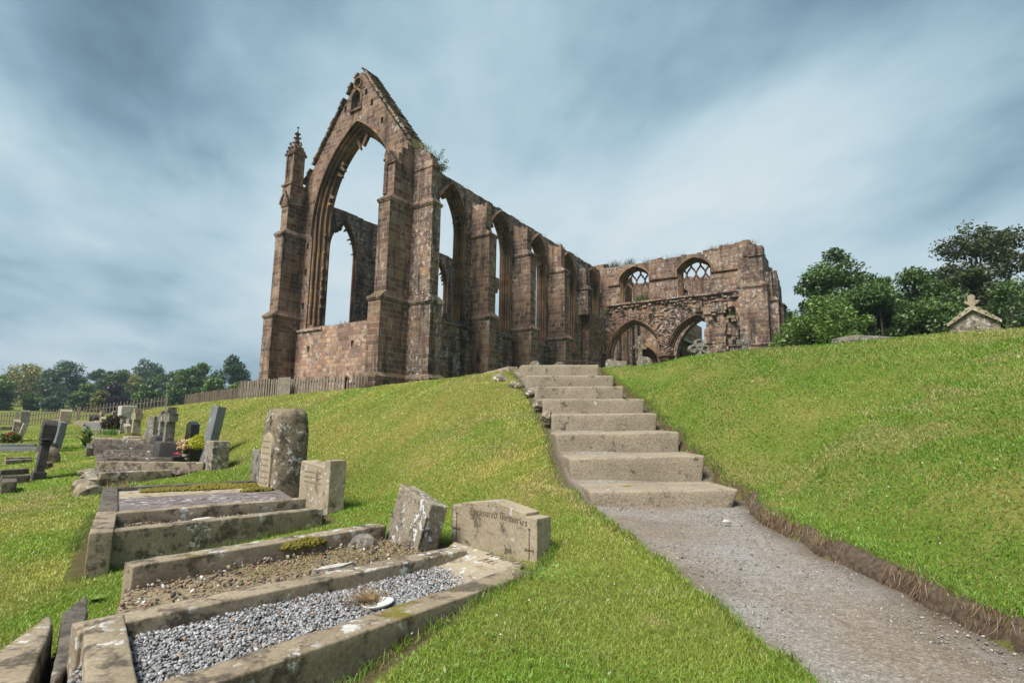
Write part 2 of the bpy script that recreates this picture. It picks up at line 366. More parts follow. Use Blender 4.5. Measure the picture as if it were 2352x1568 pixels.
M['ashlar_warm'] = masonry('warm moulded stone', rowh=.5, bw=.9, lichen=.03, soot=.45, seed=7., ms=.01, mortar=(.12, .09, .07), pal=[(0, (.09, .062, .05)), (.3, (.165, .112, .08)), (.55, (.225, .145, .085)), (.75, (.14, .096, .076)), (1, (.24, .168, .115))])
M['ashlar_dark'] = masonry('blackened ashlar', lichen=.75, soot=.95, seed=9.)
M['transept'] = masonry('weathered transept stone', rowh=.33, bw=.7, lichen=.7, soot=.6, seed=11.)
M['rubble'] = masonry('coursed rubble', rowh=.17, bw=.42, lichen=.55, soot=.35, seed=13., rubble=True, gain=1.25, mortar=(.075, .06, .05))
M['kerb'] = stone('weathered sandstone kerb', (.22, .175, .12), (.34, .28, .20), la=.45, da=.55, moss=.10, gc=.6)
M['kerb_dark'] = stone('blackened gritstone kerb', (.09, .08, .07), (.17, .145, .115), la=.35, da=.6)
M['headstone'] = stone('sandstone headstone', (.29, .235, .165), (.40, .335, .24), la=.55, da=.35, moss=.05, gc=.5)
M['headstone_lichen'] = stone('lichen covered headstone', (.20, .165, .125), (.30, .26, .20), lichen=(.60, .62, .62), la=.95, da=.5, moss=.25)
M['headstone_grey'] = stone('grey weathered headstone', (.17, .155, .13), (.27, .25, .21), la=.4, da=.5)
M['headstone_black'] = stone('soot blackened headstone', (.05, .045, .043), (.10, .09, .085), la=.15, da=.4)
M['slate'] = stone('grey slate', (.13, .14, .15), (.19, .20, .205), la=.08, da=.1, grain=120, bump=.1, spec=.4)
M['pale_rock'] = stone('pale rock faced stone', (.44, .40, .36), (.55, .51, .47), la=.1, da=.15)
M['purple_slab'] = stone('purple grey slab', (.135, .112, .115), (.23, .195, .185), la=.6, da=.5)
M['rock'] = stone('rough gritstone', (.17, .135, .09), (.27, .22, .155), lichen=(.58, .59, .57), la=.75, da=.45, bump=.9, grain=40)
M['step'] = stone('worn sandstone step', (.26, .215, .158), (.36, .30, .225), la=.05, da=.22, bump=1.0, grain=55, gc=.75, moss=.03)
M['granite'] = plain('black polished granite', (.018, .018, .02), .12, .4, 200, .5)
M['wood'] = plain('weathered fence wood', (.165, .13, .10), .9, .4, 9)
M['wood_pale'] = plain('bleached fence boards', (.245, .205, .165), .9, .3, 9)
M['leaf'] = leafmat('leaves'); M['grass'] = leafmat('grass blades', .35); M['pebble'] = attrmat('pebbles', .65)
M['bark'] = plain('bark', (.06, .05, .042), .95, .4, 6)
M['dry_soil'] = plain('pale dry soil', (.22, .175, .11), 1, .5, 40)
M['soil'] = plain('dark soil', (.085, .062, .043), 1, .5, 40)
# ================================================================== the ruined church, local axes: x = b (west), y = a (north)
church = thing('ruined_church', 'roofless brown stone priory ruin with a tall gabled window arch and stepped buttresses', 'ruined church', (CH0[0], CH0[1], 0), math.atan2(DS[1], DS[0]))
fE = lambda p, t: (t, p[0], p[1])              # p = (a, z), t = b
fS = lambda p, t: (p[0], t, p[1])              # p = (b, z), t = a
def arch(c, hw, zs, za, n=14, flat=False):     # left spring -> apex -> right spring
    h = za-zs; L = []
    if h >= hw*.98 and not flat:
        r = (hw*hw+h*h)/(2*hw); a1 = math.asin(min(1, h/r))
        for i in range(n+1):
            t = a1*i/n; L.append((hw-r+r*math.cos(t), r*math.sin(t)))
    else:
        for i in range(n+1):
            t = i/n; k = 1-t; L.append((k*k*hw+2*k*t*hw*.74, 2*k*t*h*.74+t*t*h))
    R = [(c+x, zs+z) for x, z in L]; Lf = [(c-x, zs+z) for x, z in L]
    return Lf+R[::-1][1:]
def opening(c, hw, z0, zs, za, n=14): return [(c-hw, z0)]+arch(c, hw, zs, za, n)+[(c+hw, z0)]
def reveal(mb, f, prof, c, z0, zs, n=14):      # prof: (half width, apex z, depth)
    mb.strips([[f(p, t) for p in opening(c, hw, z0, zs, za, n)] for hw, za, t in prof])
def wall(mb, outer, hf, hb, f, t0, t1, pockets=()):
    for holes, t in ((list(hf)+list(pockets), t0), (hb, t1)):
        loops = [outer]+list(holes); flat = [p for l in loops for p in l]
        mb.add([f(p, t) for p in flat], tessellate_polygon([[Vector((p[0], p[1], 0)) for p in l] for l in loops]))
    mb.strips([[f(p, t0) for p in outer], [f(p, t1) for p in outer]], True)
    for l in pockets:
        d = .3 if t1 > t0 else -.3
        mb.strips([[f(p, t0) for p in l], [f(p, t0+d) for p in l]], True); mb.add([f(p, t0+d) for p in l], [tuple(range(len(l)))])
def moulded(hw, za, t0, t1, drop, w, n=9):     # stepped and rolled profile from (hw, t0) to (hw-w, t1)
    P = []; seq = [0, 0, .30, .24, .42, .40, .62, .54, .80, .78, 1, 1]; tt = [0, .10, .16, .30, .36, .48, .54, .66, .72, .84, .90, 1]
    for s, t in zip(seq, tt): P.append((hw-w*s, za-drop*s, t0+(t1-t0)*t))
    return P
def hood(mb, f, c, hw, zs, za, t, out=.13, w=.15, drop=0, n=14):
    A = [(c-hw, zs-drop)]*(drop > 0)+arch(c, hw, zs, za, n)+[(c+hw, zs-drop)]*(drop > 0)
    B = [(c-hw-w, zs-drop)]*(drop > 0)+arch(c, hw+w, zs, za+w*1.15, n)+[(c+hw+w, zs-drop)]*(drop > 0)
    o = out if t > 0 else -out
    loops = [[f(p, t) for p in A], [f(p, t-out) for p in A], [f(p, t-out*.45) for p in B], [f(p, t+.02) for p in B]]
    mb.strips(loops)
def jag(a0, a1, z0, z1, step, amp, seed):
    R = random.Random(seed); n = max(2, int(abs(a1-a0)/step)); L = []; z = z0
    for i in range(n):
        u = a0+(a1-a0)*i/n; u2 = a0+(a1-a0)*(i+1)/n; z = z0+(z1-z0)*(i+.5)/n+R.uniform(-amp, amp)
        L += [(u, z), (u2-(a1-a0)/n*.04, z+R.uniform(-.03, .03))]
    return L
def stubs(mb, f, c, hw, zs, za, t, seed, size=.34, lo=.12, hi=.86, p=.75, sides=(0, 1)):   # broken tracery left on the soffit
    R = random.Random(seed); A = arch(c, hw, zs, za, 26); N = len(A)
    for sd in sides:
        for i in range(N//2):
            j = i if sd == 0 else N-1-i
            q = i/(N//2)
            if not lo < q < hi or R.random() > p: continue
            k = 1 if sd == 0 else -1
            P, Q = A[j], A[j+k]; dx, dz = Q[0]-P[0], Q[1]-P[1]; l = math.hypot(dx, dz); nx, nz = (dz/l, -dx/l) if sd == 0 else (-dz/l, dx/l)
            s = size*R.uniform(.5, 1.25); m = (P[0]+dx*.5+nx*s, P[1]+dz*.5+nz*s-s*R.uniform(.1, .6))
            w = R.uniform(.09, .16)
            o = [P, Q, (m[0]+.04*dx/l, m[1]+.04*dz/l), (m[0]-.05*dx/l, m[1]-.05*dz/l)]
            if sd == 1: o = o[::-1]
            o = [(x-nx*.06, z-nz*.06) if i2 in ((0, 1) if sd == 0 else (2, 3)) else (x, z) for i2, (x, z) in enumerate(o)]
            mb.plate(o, [], f, t-w, t+w)
# ---- east wall with the great window
EC = 5.3
mb = MB()
out = [(-.0, 1.2), (11, 1.2), (11, 16.2), (10.35, 17.05)]+[(10.35-(5.05)*i/8, 17.05+6.5*i/8) for i in range(1, 8)]+[(5.45, 23.45), (5.15, 23.5)]+[(5.1-4.6*i/8, 23.45-6.3*i/8) for i in range(1, 9)]+[(.35, 16.75), (0, 16.5)]
niche = opening(5.55, .42, 21.0, 21.75, 22.35, 8); ocu = [(5.52+.30*math.cos(2*PI*i/14), 22.86+.30*math.sin(2*PI*i/14)) for i in range(14)]
pk = [[(x, z), (x+.24, z), (x+.24, z+.42), (x, z+.42)] for x, z in ((6.55, 21.15), (3.95, 20.75), (4.55, 21.7), (2.9, 19.2), (9.65, 8.1), (9.62, 10.4), (9.6, 12.2))]
P_E = moulded(4.0, 20.05, 0, .95, .62, .68)
wall(mb, out, [opening(EC, 4.0, 6.75, 13.9, 20.05)], [opening(EC, 3.32, 6.75, 13.9, 19.43)], fE, 0, .95, pockets=[niche, ocu]+pk)
mb.build('gable_wall', M['ashlar'], church)
mb = MB(); reveal(mb, fE, P_E, EC, 6.75, 13.9); hood(mb, fE, EC, 4.0, 13.4, 20.05, 0, drop=.3)
for a in (EC-3.95, EC+3.28): mb.box(.05, .95, a, a+.67, 6.5, 6.95)
for hw, t in ((3.86, .14), (3.68, .36), (3.5, .6)):
    for sgn in (1, -1): mb.tube([(t, EC+sgn*hw, 6.95), (t, EC+sgn*hw, 13.9)], .085, 7)
    A = arch(EC, hw, 13.9, 20.05-(4-hw)*.9, 16); mb.tube([(t, p[0], p[1]) for p in A], .085, 7)
stubs(mb, fE, EC, 3.36, 13.9, 19.46, .6, 5, .36, .0, .93, .17)
stubs(mb, fE, EC, 3.36, 13.9, 19.46, .6, 9, .6, .84, .95, .28)
for k in range(9):
    z = 8.2+k*.62+random.uniform(-.1, .1); s = random.choice((1, -1)); mb.box(.5, .72, EC+s*3.34-.07, EC+s*3.34+.07+s*.03, z, z+.2)
mb.build('window_surround', M['ashlar_warm'], church)
mb = MB()                                         # blind niche with its hood and sill, oculus ring
hood(mb, fE, 5.55, .42, 21.7, 22.35, 0, .1, .11, .55, 8); mb.box(-.12, .05, 4.98, 6.12, 20.86, 21.0)
for r0, r1 in ((.30, .42),):
    C1 = [(5.52+r0*math.cos(2*PI*i/16), 22.86+r0*math.sin(2*PI*i/16)) for i in range(16)]; C2 = [(5.52+r1*math.cos(2*PI*i/16), 22.86+r1*math.sin(2*PI*i/16)) for i in range(16)]
    mb.strips([[fE(p, .05) for p in C1], [fE(p, -.07) for p in C1], [fE(p, -.07) for p in C2], [fE(p, .02) for p in C2]], True)
for i in range(4): mb.box(.08, .2, 5.52+.2*math.cos(i*PI/2)-.05, 5.52+.2*math.cos(i*PI/2)+.05, 22.86+.2*math.sin(i*PI/2)-.05, 22.86+.2*math.sin(i*PI/2)+.05)
mb.build('niche', M['ashlar_warm'], church)
for side, (A, B, n) in enumerate((((5.15, 23.62), (.42, 17.2), 27), ((5.45, 23.5), (10.5, 17.0), 22))):      # overlapping coping flags
    mb = MB(); R = random.Random(side+3)
    for i in range(n):
        if side and R.random() < .12: continue
        t0, t1 = i/n, (i+1.25)/n; th = .14; dx, dz = B[0]-A[0], B[1]-A[1]; l = math.hypot(dx, dz); nx, nz = abs(dz)/l*(1 if dx > 0 else -1), abs(dx)/l
        o0, o1 = .02+R.uniform(0, .02), .10+R.uniform(0, .05); ov = .17+R.uniform(-.05, .05)
        q = [(A[0]+dx*t0+nx*o0, A[1]+dz*t0+nz*o0), (A[0]+dx*t1+nx*o1, A[1]+dz*t1+nz*o1), (A[0]+dx*t1+nx*(o1+th), A[1]+dz*t1+nz*(o1+th)), (A[0]+dx*t0+nx*(o0+th), A[1]+dz*t0+nz*(o0+th))]
        mb.plate(q, [], fE, -ov, 1.02)
    mb.build('gable_coping', M['ashlar_lichen'], church)
# low wall below the great window
mb = MB(); holes = [[(x, z), (x+.26, z), (x+.26, z+.4), (x, z+.4)] for x, z in ((8.55, 5.15), (4.3, 5.2))]
wall(mb, [(.9, 1.2), (10.05, 1.2), (10.05, 6.55)]+jag(9.4, .95, 6.72, 6.62, .55, .05, 4), [], [], fE, -.12, .02, holes)
mb.box(-.22, .5, 7.4, 10.02, 6.52, 6.66); mb.box(-.06, .95, .95, 9.9, 6.5, 6.74)
mb.build('sill_wall', M['ashlar_pale'], church)
# ---- stepped buttresses
def butt(name, axis, base, dr, st, mat, cap=None, string=.09, parent=church):
    mb = MB()
    def B8(z0, p0, w0, z1, p1, w1, inset=.0):
        def ring(z, p, w):
            x0, x1 = base+dr*inset, base+dr*p
            c = [(x0, w[0]), (x1, w[0]), (x1, w[1]), (x0, w[1])]
            return [((x, y, z) if axis == 'E' else (y, x, z)) for x, y in c]
        mb.hexa(ring(z0, p0, w0), ring(z1, p1, w1))
    for i, (z0, z1, p, w) in enumerate(st):
        B8(z0, p, w, z1, p, w)
        if i+1 < len(st):
            zn, _, pn, wn = st[i+1]; s = string
            B8(z1, p+s, (w[0]-s, w[1]+s), z1+.1, p+s, (w[0]-s, w[1]+s)); B8(z1-.09, p+s*.5, (w[0]-s*.5, w[1]+s*.5), z1, p+s*.8, (w[0]-s*.8, w[1]+s*.8))
            B8(z1+.1, p+s, (w[0]-s, w[1]+s), zn, pn, wn)
    if cap: cap(mb, B8)
    return mb.build(name, mat, church, sub=.42, rough=.016)
def capE(mb, B8):
    B8(15.2, 1.60, (-.02, .72), 15.32, 1.60, (-.02, .72)); mb.hexa([(-1.62, 0, 15.3), (-1.62, .72, 15.3), (-.2, .72, 15.4), (-.2, 0, 15.4)], [(-1.62, .33, 15.95), (-1.62, .39, 15.95), (-.2, .39, 16.2), (-.2, .33, 16.2)])
    for x0, x1, y0, y1, z in ((-.95, -.0, .02, .6, 16.35), (-.55, .3, .05, .8, 16.7), (-1.2, -.9, .05, .5, 15.95)): mb.box(x0, x1, y0, y1, 15.3, z)
    mb.tube([(-1.52, .66, 13.4), (-1.52, .66, 15.2)], .14, 8)
def capS(mb, B8):
    R = random.Random(5)
    B8(15.2, 1.5, (-.04, .55), 15.3, 1.5, (-.04, .55))
    for p0, p1, z in ((0, .5, 16.72), (.5, .85, 16.45), (.85, 1.2, 16.2), (1.2, 1.42, 15.75)): mb.hexa([(.0, -p0, 15.28), (.0, -p1, 15.28), (.55, -p1, 15.28), (.55, -p0, 15.28)], [(.02, -p0, z), (.02, -p1, z-.12), (.5, -p1, z-.2), (.55, -p0, z-.06)])
    for k in range(9): x, y, z = R.uniform(.5, .62), -R.uniform(.1, 1.3), R.uniform(13.6, 15.9); mb.box(.3, x, y-.17, y+.17, z, z+.26)
butt('buttress', 'E', 0, -1, [(1.2, 3.07, 2.25, (-.13, 1.10)), (3.4, 7.35, 2.05, (0, .97)), (7.78, 13.0, 1.72, (.0, .92)), (13.38, 15.2, 1.52, (0, .68))], M['ashlar'], capE)
butt('buttress', 'S', 0, -1, [(1.2, 3.07, 1.88, (-.12, 1.10)), (3.4, 7.35, 1.66, (0, .97)), (7.78, 13.0, 1.55, (0, .70)), (13.38, 15.2, 1.42, (0, .42))], M['ashlar_lichen'], capS)
butt('buttress', 'E', 0, -1, [(1.2, 3.07, 2.1, (9.9, 11.12)), (3.4, 7.35, 1.95, (10.0, 11.0)), (7.78, 12.9, 1.62, (10.03, 10.95)), (13.3, 14.9, 1.45, (10.05, 10.75))], M['ashlar'],
     lambda mb, B8: (B8(14.9, 1.52, (10.0, 10.8), 15.0, 1.52, (10.0, 10.8)), mb.hexa([(-1.55, 10.02, 15), (-1.55, 10.8, 15), (0, 10.8, 15.2), (0, 10.02, 15.2)], [(-1.55, 10.38, 15.75), (-1.55, 10.44, 15.75), (0, 10.44, 15.9), (0, 10.38, 15.9)]),
                     [mb.box(-1.64, -1.5, 10.38-s*(.42-.07*k)-.05, 10.38-s*(.42-.07*k)+.07, 15.05+.13*k, 15.2+.13*k) for k in range(6) for s in (1, -1)]))
butt('buttress', 'N'.replace('N', 'S'), 11, 1, [(1.2, 7.35, 1.68, (0, .97)), (7.78, 13.0, 1.5, (0, .7)), (13.3, 14.8, 1.3, (0, .4))], M['ashlar'])
# pinnacle on the north-east buttress
mb = MB(); px, py = -.85, 10.55
mb.box(px-.52, px+.95, py-.47, py+.45, 14.9, 16.42); mb.box(px-.60, px+.60, py-.56, py+.54, 16.42, 16.54)
mb.box(px-.36, px+.36, py-.36, py+.36, 16.5, 18.75)
for sx in (-1, 1):
    for sy in (-1, 1): mb.tube([(px+sx*.36, py+sy*.36, 16.5), (px+sx*.36, py+sy*.36, 18.75)], .1, 6)
for k in range(4):                                # gablets
    ca, sa = math.cos(k*PI/2), math.sin(k*PI/2)
    P = [(px+ca*.46-sa*w, py+sa*.46+ca*w, z) for w, z in ((-.44, 18.7), (.44, 18.7), (0, 19.35))]; Q = [(px-sa*w*.2, py+ca*w*.2, z) for w, z in ((-.44, 18.7), (.44, 18.7), (0, 19.35))]
    mb.strips([P, Q], True); mb.add(P, [(0, 1, 2)])
    for w, z in ((-.44, 18.72), (-.3, 18.92), (-.15, 19.14), (0, 19.4), (.15, 19.14), (.3, 18.92), (.44, 18.72)): x, y = px+ca*.47-sa*w, py+sa*.47+ca*w; mb.box(x-.06, x+.06, y-.06, y+.06, z-.05, z+.1)
mb.tube([(px, py, 18.7), (px, py, 20.62)], [.36, .03], 8)
for z in (19.3, 19.65, 20.0, 20.3):
    r = .36*(20.7-z)/2.0+.05
    for k in range(4): x, y = px+r*math.cos(k*PI/2+PI/4), py+r*math.sin(k*PI/2+PI/4); mb.box(x-.06, x+.06, y-.06, y+.06, z, z+.1)
mb.tube([(px, py, 20.55), (px, py, 20.85)], .025, 5); mb.tube([(px, py, 20.75), (px, py, 20.82), (px, py, 20.9)], [.02, .09, .02], 6)
x, y = px-.4, py-.38; mb.tube([(x, y, 18.7), (x, y, 19.45)], [.1, .03], 5); mb.tube([(x, y, 19.4), (x, y, 19.48)], .07, 5)
mb.build('pinnacle', M['ashlar_dark'] if False else M['ashlar'], church)
# ---- choir side walls
WB = [(3.33, 15.75), (8.53, 15.68), (13.65, 15.52), (18.52, 15.36), (23.15, 15.1)]; HWO, HWI = 1.52, 1.22
def side(sign, a0, a1, b0, name, ragged, fn):
    f = fS
    top = [(25.0, 15.35)]+jag(24.9, b0+.1, 15.4, 16.15, .55, .05, 21+int(a0))+[(b0, 16.2)]
    pk = [[(x, z), (x+.22, z), (x+.22, z+.35), (x, z+.35)] for x, z in ((5.1, 9.6), (5.12, 7.45), (10.2, 8.8), (15.25, 8.6), (10.05, 14.4), (5.2, 13.9))]
    mb = MB(); wall(mb, [(b0, 1.2), (25.0, 1.2)]+top, [opening(c, HWO, 6.9, 12.85, za) for c, za in WB], [opening(c, HWI, 6.9, 12.85, za-.3) for c, za in WB], f, a0, a1, pk if sign < 0 else [])
    mb.build(name, M['ashlar_lichen'], church)
    for i, (c, za) in enumerate(WB):
        mb = MB(); P = [(hw, z, a0+(a1-a0)*t/.8) for hw, z, t in moulded(HWO, za, 0, .8, .3, HWO-HWI)]
        reveal(mb, f, P, c, 6.9, 12.85)
        if sign < 0: hood(mb, f, c, HWO, 12.85, za, a0, .14, .13, .25)
        for hw, t in ((HWO-.05, .07), (HWO-.13, .26), (HWO-.2, .45)):
            tt = a0+(a1-a0)*t/.8
            mb.tube([(c-hw, tt, 6.9)]+[(p[0], tt, p[1]) for p in arch(c, hw, 12.85, za-(HWO-hw), 14)]+[(c+hw, tt, 6.9)], .05, 6)
        stubs(mb, f, c, HWI+.03, 12.85, za-.3, (a0+a1)/2, 30+i+int(a0), .3, .05, .95, .32, sides=(0, 1)); mb.build('window_surround', M['ashlar_warm'], church)
side(-1, 0, .8, .955, 'choir_wall', 0, fS)
side(1, 11, 10.2, .955, 'choir_wall', 0, fS)
# north wall string seen through the great window
for b0, b1 in ((.97, 1.75), (4.95, 6.9), (10.15, 12.0), (15.3, 16.8)): mb = MB(); mb.box(b0, b1, 10.08, 10.21, 12.9, 13.04); mb.build('string_course', M['ashlar_lichen'], church)
# weathered ledge and lower wall of each bay
bays = [(.99, 5.33), (6.45, 10.2), (11.4, 15.25), (16.5, 20.4)]
for i, (b0, b1) in enumerate(bays):
    mb = MB(); wall(mb, [(b0, 1.2), (b1, 1.2), (b1, 6.72), (b0, 6.72)], [], [], fS, -.12, .01, [[(b1-.95, 4.6), (b1-.68, 4.6), (b1-.68, 5.1), (b1-.95, 5.1)]] if i == 0 else [])
    mb.build('sill_wall', M['ashlar_lichen'] if i != 1 else M['ashlar_dark'], church)
    mb = MB(); mb.hexa([(b0, -.26, 6.72), (b1-.02, -.26, 6.72), (b1-.02, .3, 6.72), (b0, .3, 6.72)], [(b0, -.26, 6.8), (b1-.02, -.26, 6.8), (b1-.02, .3, 7.2), (b0, .3, 7.2)])
    c = WB[i][0]
    mb.build('sill_ledge', M['ashlar_lichen'], church)
    if b1-c-HWO > .3:
        for x, z in ((c+HWO-.1, 7.2), (c+HWO+.12, 12.84)): mb = MB(); mb.box(x, b1, -.07, .02, z, z+.15); mb.build('string_course', M['ashlar_lichen'], church)
def capb(b, w, zt):
    def f(mb, B8):
        R = random.Random(int(b*10)); mb.hexa([(b, -1.15, zt-.02), (b+w, -1.15, zt-.02), (b+w, 0, zt-.02), (b, 0, zt-.02)], [(b+.03, -.95, zt+.12), (b+w-.1, -1.0, zt+.05), (b+w-.05, 0, zt+.5), (b, 0, zt+.55)])
        for k in range(4): x = b+R.uniform(.05, w-.2); y = -R.uniform(.1, 1.0); mb.box(x, x+.22, y-.2, y, zt, zt+.25+R.uniform(0, .2))
    return f
for i, (b, mt) in enumerate(((5.37, 'ashlar'), (10.28, 'ashlar'), (15.3, 'ashlar'))):
    w = .98; butt('buttress', 'S', 0, -1, [(1.2, 7.35, 1.66, (b, b+w)), (7.72, 12.78, 1.52, (b+.02, b+.80)), (13.2, 14.7, 1.2, (b+.05, b+.48))], M[mt], capb(b+.05, .43, 14.7))
    mb = MB(); mb.tube([(b+.56, -1.12, 13.2), (b+.56, -1.12, 14.9)], .1, 6); mb.box(b+.44, b+.7, -1.22, -.1, 13.1, 13.25); mb.build('shaft', M['ashlar_warm'], church)
# the last buttress hangs above the scar of a lost chapel
mb = MB(); b = 20.5
mb.box(b, b+.95, -.95, 0, 10.3, 12.5); mb.hexa([(b-.08, -1.04, 12.5), (b+1.02, -1.04, 12.5), (b+1.02, 0, 12.5), (b-.08, 0, 12.5)], [(b, -.8, 12.95), (b+.8, -.8, 12.95), (b+.8, 0, 12.95), (b, 0, 12.95)])
mb.box(b+.05, b+.7, -.8, 0, 12.9, 14.3); mb.hexa([(b+.05, -.8, 14.3), (b+.7, -.8, 14.3), (b+.7, 0, 14.3), (b+.05, 0, 14.3)], [(b+.1, -.5, 14.5), (b+.6, -.5, 14.45), (b+.7, 0, 14.95), (b+.05, 0, 14.95)])
mb.build('buttress', M['ashlar_dark'], church)
mb = MB(); A = opening(24.6, .85, 1.3, 6.35, 7.3, 8)
wall(mb, [(21.35, 1.2), (25.0, 1.2), (25.0, 10.75)]+jag(24.6, 21.4, 10.8, 10.2, .5, .15, 3), [A], [], fS, -.55, .02)
mb.strips([[fS(p, -.55) for p in A], [fS(p, -.1) for p in A]]); mb.add([fS(p, -.08) for p in A], [tuple(range(len(A)))])
hood(mb, fS, 24.6, .85, 6.3, 7.3, -.55, .06, .22, .0, 8); mb.box(21.2, 21.9, -.75, -.5, 9.6, 10.2)
mb.build('chapel_scar', M['rubble'], church, rough=0)
# ---- south transept, east wall
TB = 25.0
W1, W2 = (-3.45, 1.22), (-8.87, 1.25)
def flatop(c, hw, z0=12.0, zs=14.3, za=15.2): return [(c-hw, z0)]+arch(c, hw, zs, za, 12, True)+[(c+hw, z0)]
top = jag(-14.35, -13.4, 15.2, 15.75, .45, .12, 6)+jag(-13.4, -11.0, 16.0, 15.95, .5, .1, 6)+jag(-11.0, -7.3, 15.8, 15.62, .42, .12, 7)+jag(-7.3, .0, 15.62, 15.55, .42, .11, 8)+[(.0, 15.6)]
mb = MB(); wall(mb, [(-14.35, 11.9), *top, (0, 11.9)][::-1], [flatop(W1[0], 1.42), flatop(W2[0], 1.42)], [flatop(W1[0], 1.2), flatop(W2[0], 1.2)], fE, TB, TB+1.0)
mb.build('transept_wall', M['transept'], church)
for c, _ in (W1, W2):
    mb = MB(); S = [(1.42, 0), (1.42, .12), (1.34, .16), (1.36, .3), (1.27, .36), (1.28, .5), (1.2, .56), (1.2, 1.0)]
    mb.strips([[fE(p, TB+t) for p in flatop(c, hw, 12, 14.3-(1.42-hw)*.3, 15.25-(1.42-hw)*.9)] for hw, t in S])
    A = arch(c, 1.42, 14.3, 15.25, 12, True); Bq = arch(c, 1.60, 14.3, 15.5, 12, True)
    A = [(A[0][0], 13.72)]+A+[(A[-1][0], 13.72)]; Bq = [(Bq[0][0], 13.72)]+Bq+[(Bq[-1][0], 13.72)]
    mb.strips([[fE(p, TB+.02) for p in A], [fE(p, TB-.16) for p in A], [fE(p, TB-.1) for p in Bq], [fE(p, TB+.02) for p in Bq]])
    for s, e in ((1, (-12.4 if c < -5 else -7.25)), (-1, (-5.0 if c < -5 else -.9))):
        x = c-s*1.5; mb.box(TB-.14, TB+.02, min(x, e), max(x, e), 13.70, 13.82)
    ws_ = mb.build('window_surround', M['ashlar_warm'], church)
    mb = MB(); Wd = 2.4/3; H = .78; z0 = 13.2     # reticulated tracery
    def inside(p): 
        x = abs(p[0]-c)/1.22
        return x < 1 and p[1] < 14.25+ .95*(1-x**1.7)
    def bar(pts, r=.08):
        seg = []
        for p in pts:
            if inside(p): seg.append((TB+.62, p[0], p[1]))
            else:
                if len(seg) > 1: mb.tube(seg, r, 5)
                seg = []
        if len(seg) > 1: mb.tube(seg, r, 5)
    for k in (-.5, .5): mb.box(TB+.54, TB+.70, c+k*Wd-.07, c+k*Wd+.07, 11.95, z0+.02)
    for lev in range(3):
        off = 0 if lev % 2 == 0 else .5
        for k in range(-3, 4):
            x0 = c+(k+.5-off)*Wd
            for s in (-1, 1):
                x1 = x0+s*Wd/2; P = []
                for i in range(13):
                    t = i/12; q = t*t*(3-2*t); P.append((x0+(x1-x0)*q, z0+lev*H+H*t))
                bar(P)
                m = P[6]
                if inside(m):
                    for (dx, dz) in ((.1, .05), (-.1, -.05)): mb.add([(TB+.60, m[0]-s*.02, m[1]-.07), (TB+.60, m[0]+s*.02, m[1]+.07), (TB+.62, m[0]+s*dx*1.2, m[1]-dz*1.6), (TB+.66, m[0], m[1])], [(0, 1, 2), (0, 2, 3), (1, 3, 2), (0, 3, 1)])
    mb.build('window_tracery', M['ashlar_warm'], ws_)
mb = MB()                                         # ledge between the ashlar and the rubble
R = random.Random(9); a = -.7
while a > -12.3:
    w = R.uniform(.5, 1.3); mb.box(TB-.2-R.uniform(0, .1), TB+.05, a-w, a-.02, 11.78+R.uniform(-.02, .02), 11.93); a -= w
for k in range(46): a = -R.uniform(.5, 12.3); z = 11.75-abs(R.gauss(0, .22)); mb.box(TB-R.uniform(.08, .22), TB+.1, a-R.uniform(.1, .25), a+.1, z-.14, z)
mb.build('string_course', M['transept'], church)
A1 = opening(-3.3, 2.62, 1.3, 6.95, 10.35); B1 = opening(-8.95, 2.62, 1.3, 6.95, 10.2)
mb = MB(); wall(mb, [(-12.5, 1.2), (0.02, 1.2), (.02, 11.85), (-12.5, 11.85)], [A1, B1], [A1, B1], fE, TB+.06, TB+.95)
mb.strips([[fE(p, TB+.06) for p in A1], [fE(p, TB+.95) for p in A1]]); mb.strips([[fE(p, TB+.06) for p in B1], [fE(p, TB+.95) for p in B1]])
R = random.Random(4)                              # stones of the lost vault springing over the arches
for c in (-3.3, -8.95):
    A = arch(c, 2.72, 6.95, 10.45, 26)
    for i, p in enumerate(A):
        if R.random() < .8:
            x = (p[0]-c)/3.2; z = (p[1]-6.0)/4.5; l = math.hypot(x, z); x /= l; z /= l; w = R.uniform(.04, .08); L = R.uniform(.45, 1.0); g = R.uniform(.05, .16)
            if p[0]+x*L > -.05: continue
            q = [(p[0]-z*w, p[1]+x*w), (p[0]+z*w, p[1]-x*w), (p[0]+z*w+x*L, p[1]-x*w+z*L), (p[0]-z*w+x*L, p[1]+x*w+z*L)]; mb.plate(q, [], fE, TB+.06-g, TB+.1)
for k in range(230):
    a, z = -R.uniform(.2, 12.2), R.uniform(7.2, 11.7); w, h = R.uniform(.12, .32), R.uniform(.07, .17)
    if any(abs(a-c) < 3.0 and z < 10.5-abs(a-c)*.55 for c in (-3.3, -8.95)): continue
    mb.box(TB-R.uniform(-.03, .05), TB+.1, a-w, a+w, z, z+h)
mb.build('rubble_wall', M['rubble'], church)
for c, za in ((-3.3, 10.33), (-8.95, 10.18)):
    mb = MB(); S = [(2.62, 0), (2.62, .1), (2.50, .12), (2.50, .32), (2.42, .34), (2.42, .38), (2.30, .42), (2.30, .75), (2.45, .95)]
    mb.strips([[fE(p, TB-.02+t) for p in opening(c, hw, 6.9, 6.95, za-(2.62-hw)*1.15)] for hw, t in S])
    A = opening(c, 2.62, 6.9, 6.95, za); Bq = opening(c, 2.72, 6.9, 6.95, za+.12); mb.strips([[fE(p, TB-.02) for p in A], [fE(p, TB-.02) for p in Bq], [fE(p, TB+.1) for p in Bq]])
    mb.build('arch', M['headstone_grey'] if False else M['ashlar_warm'], church)
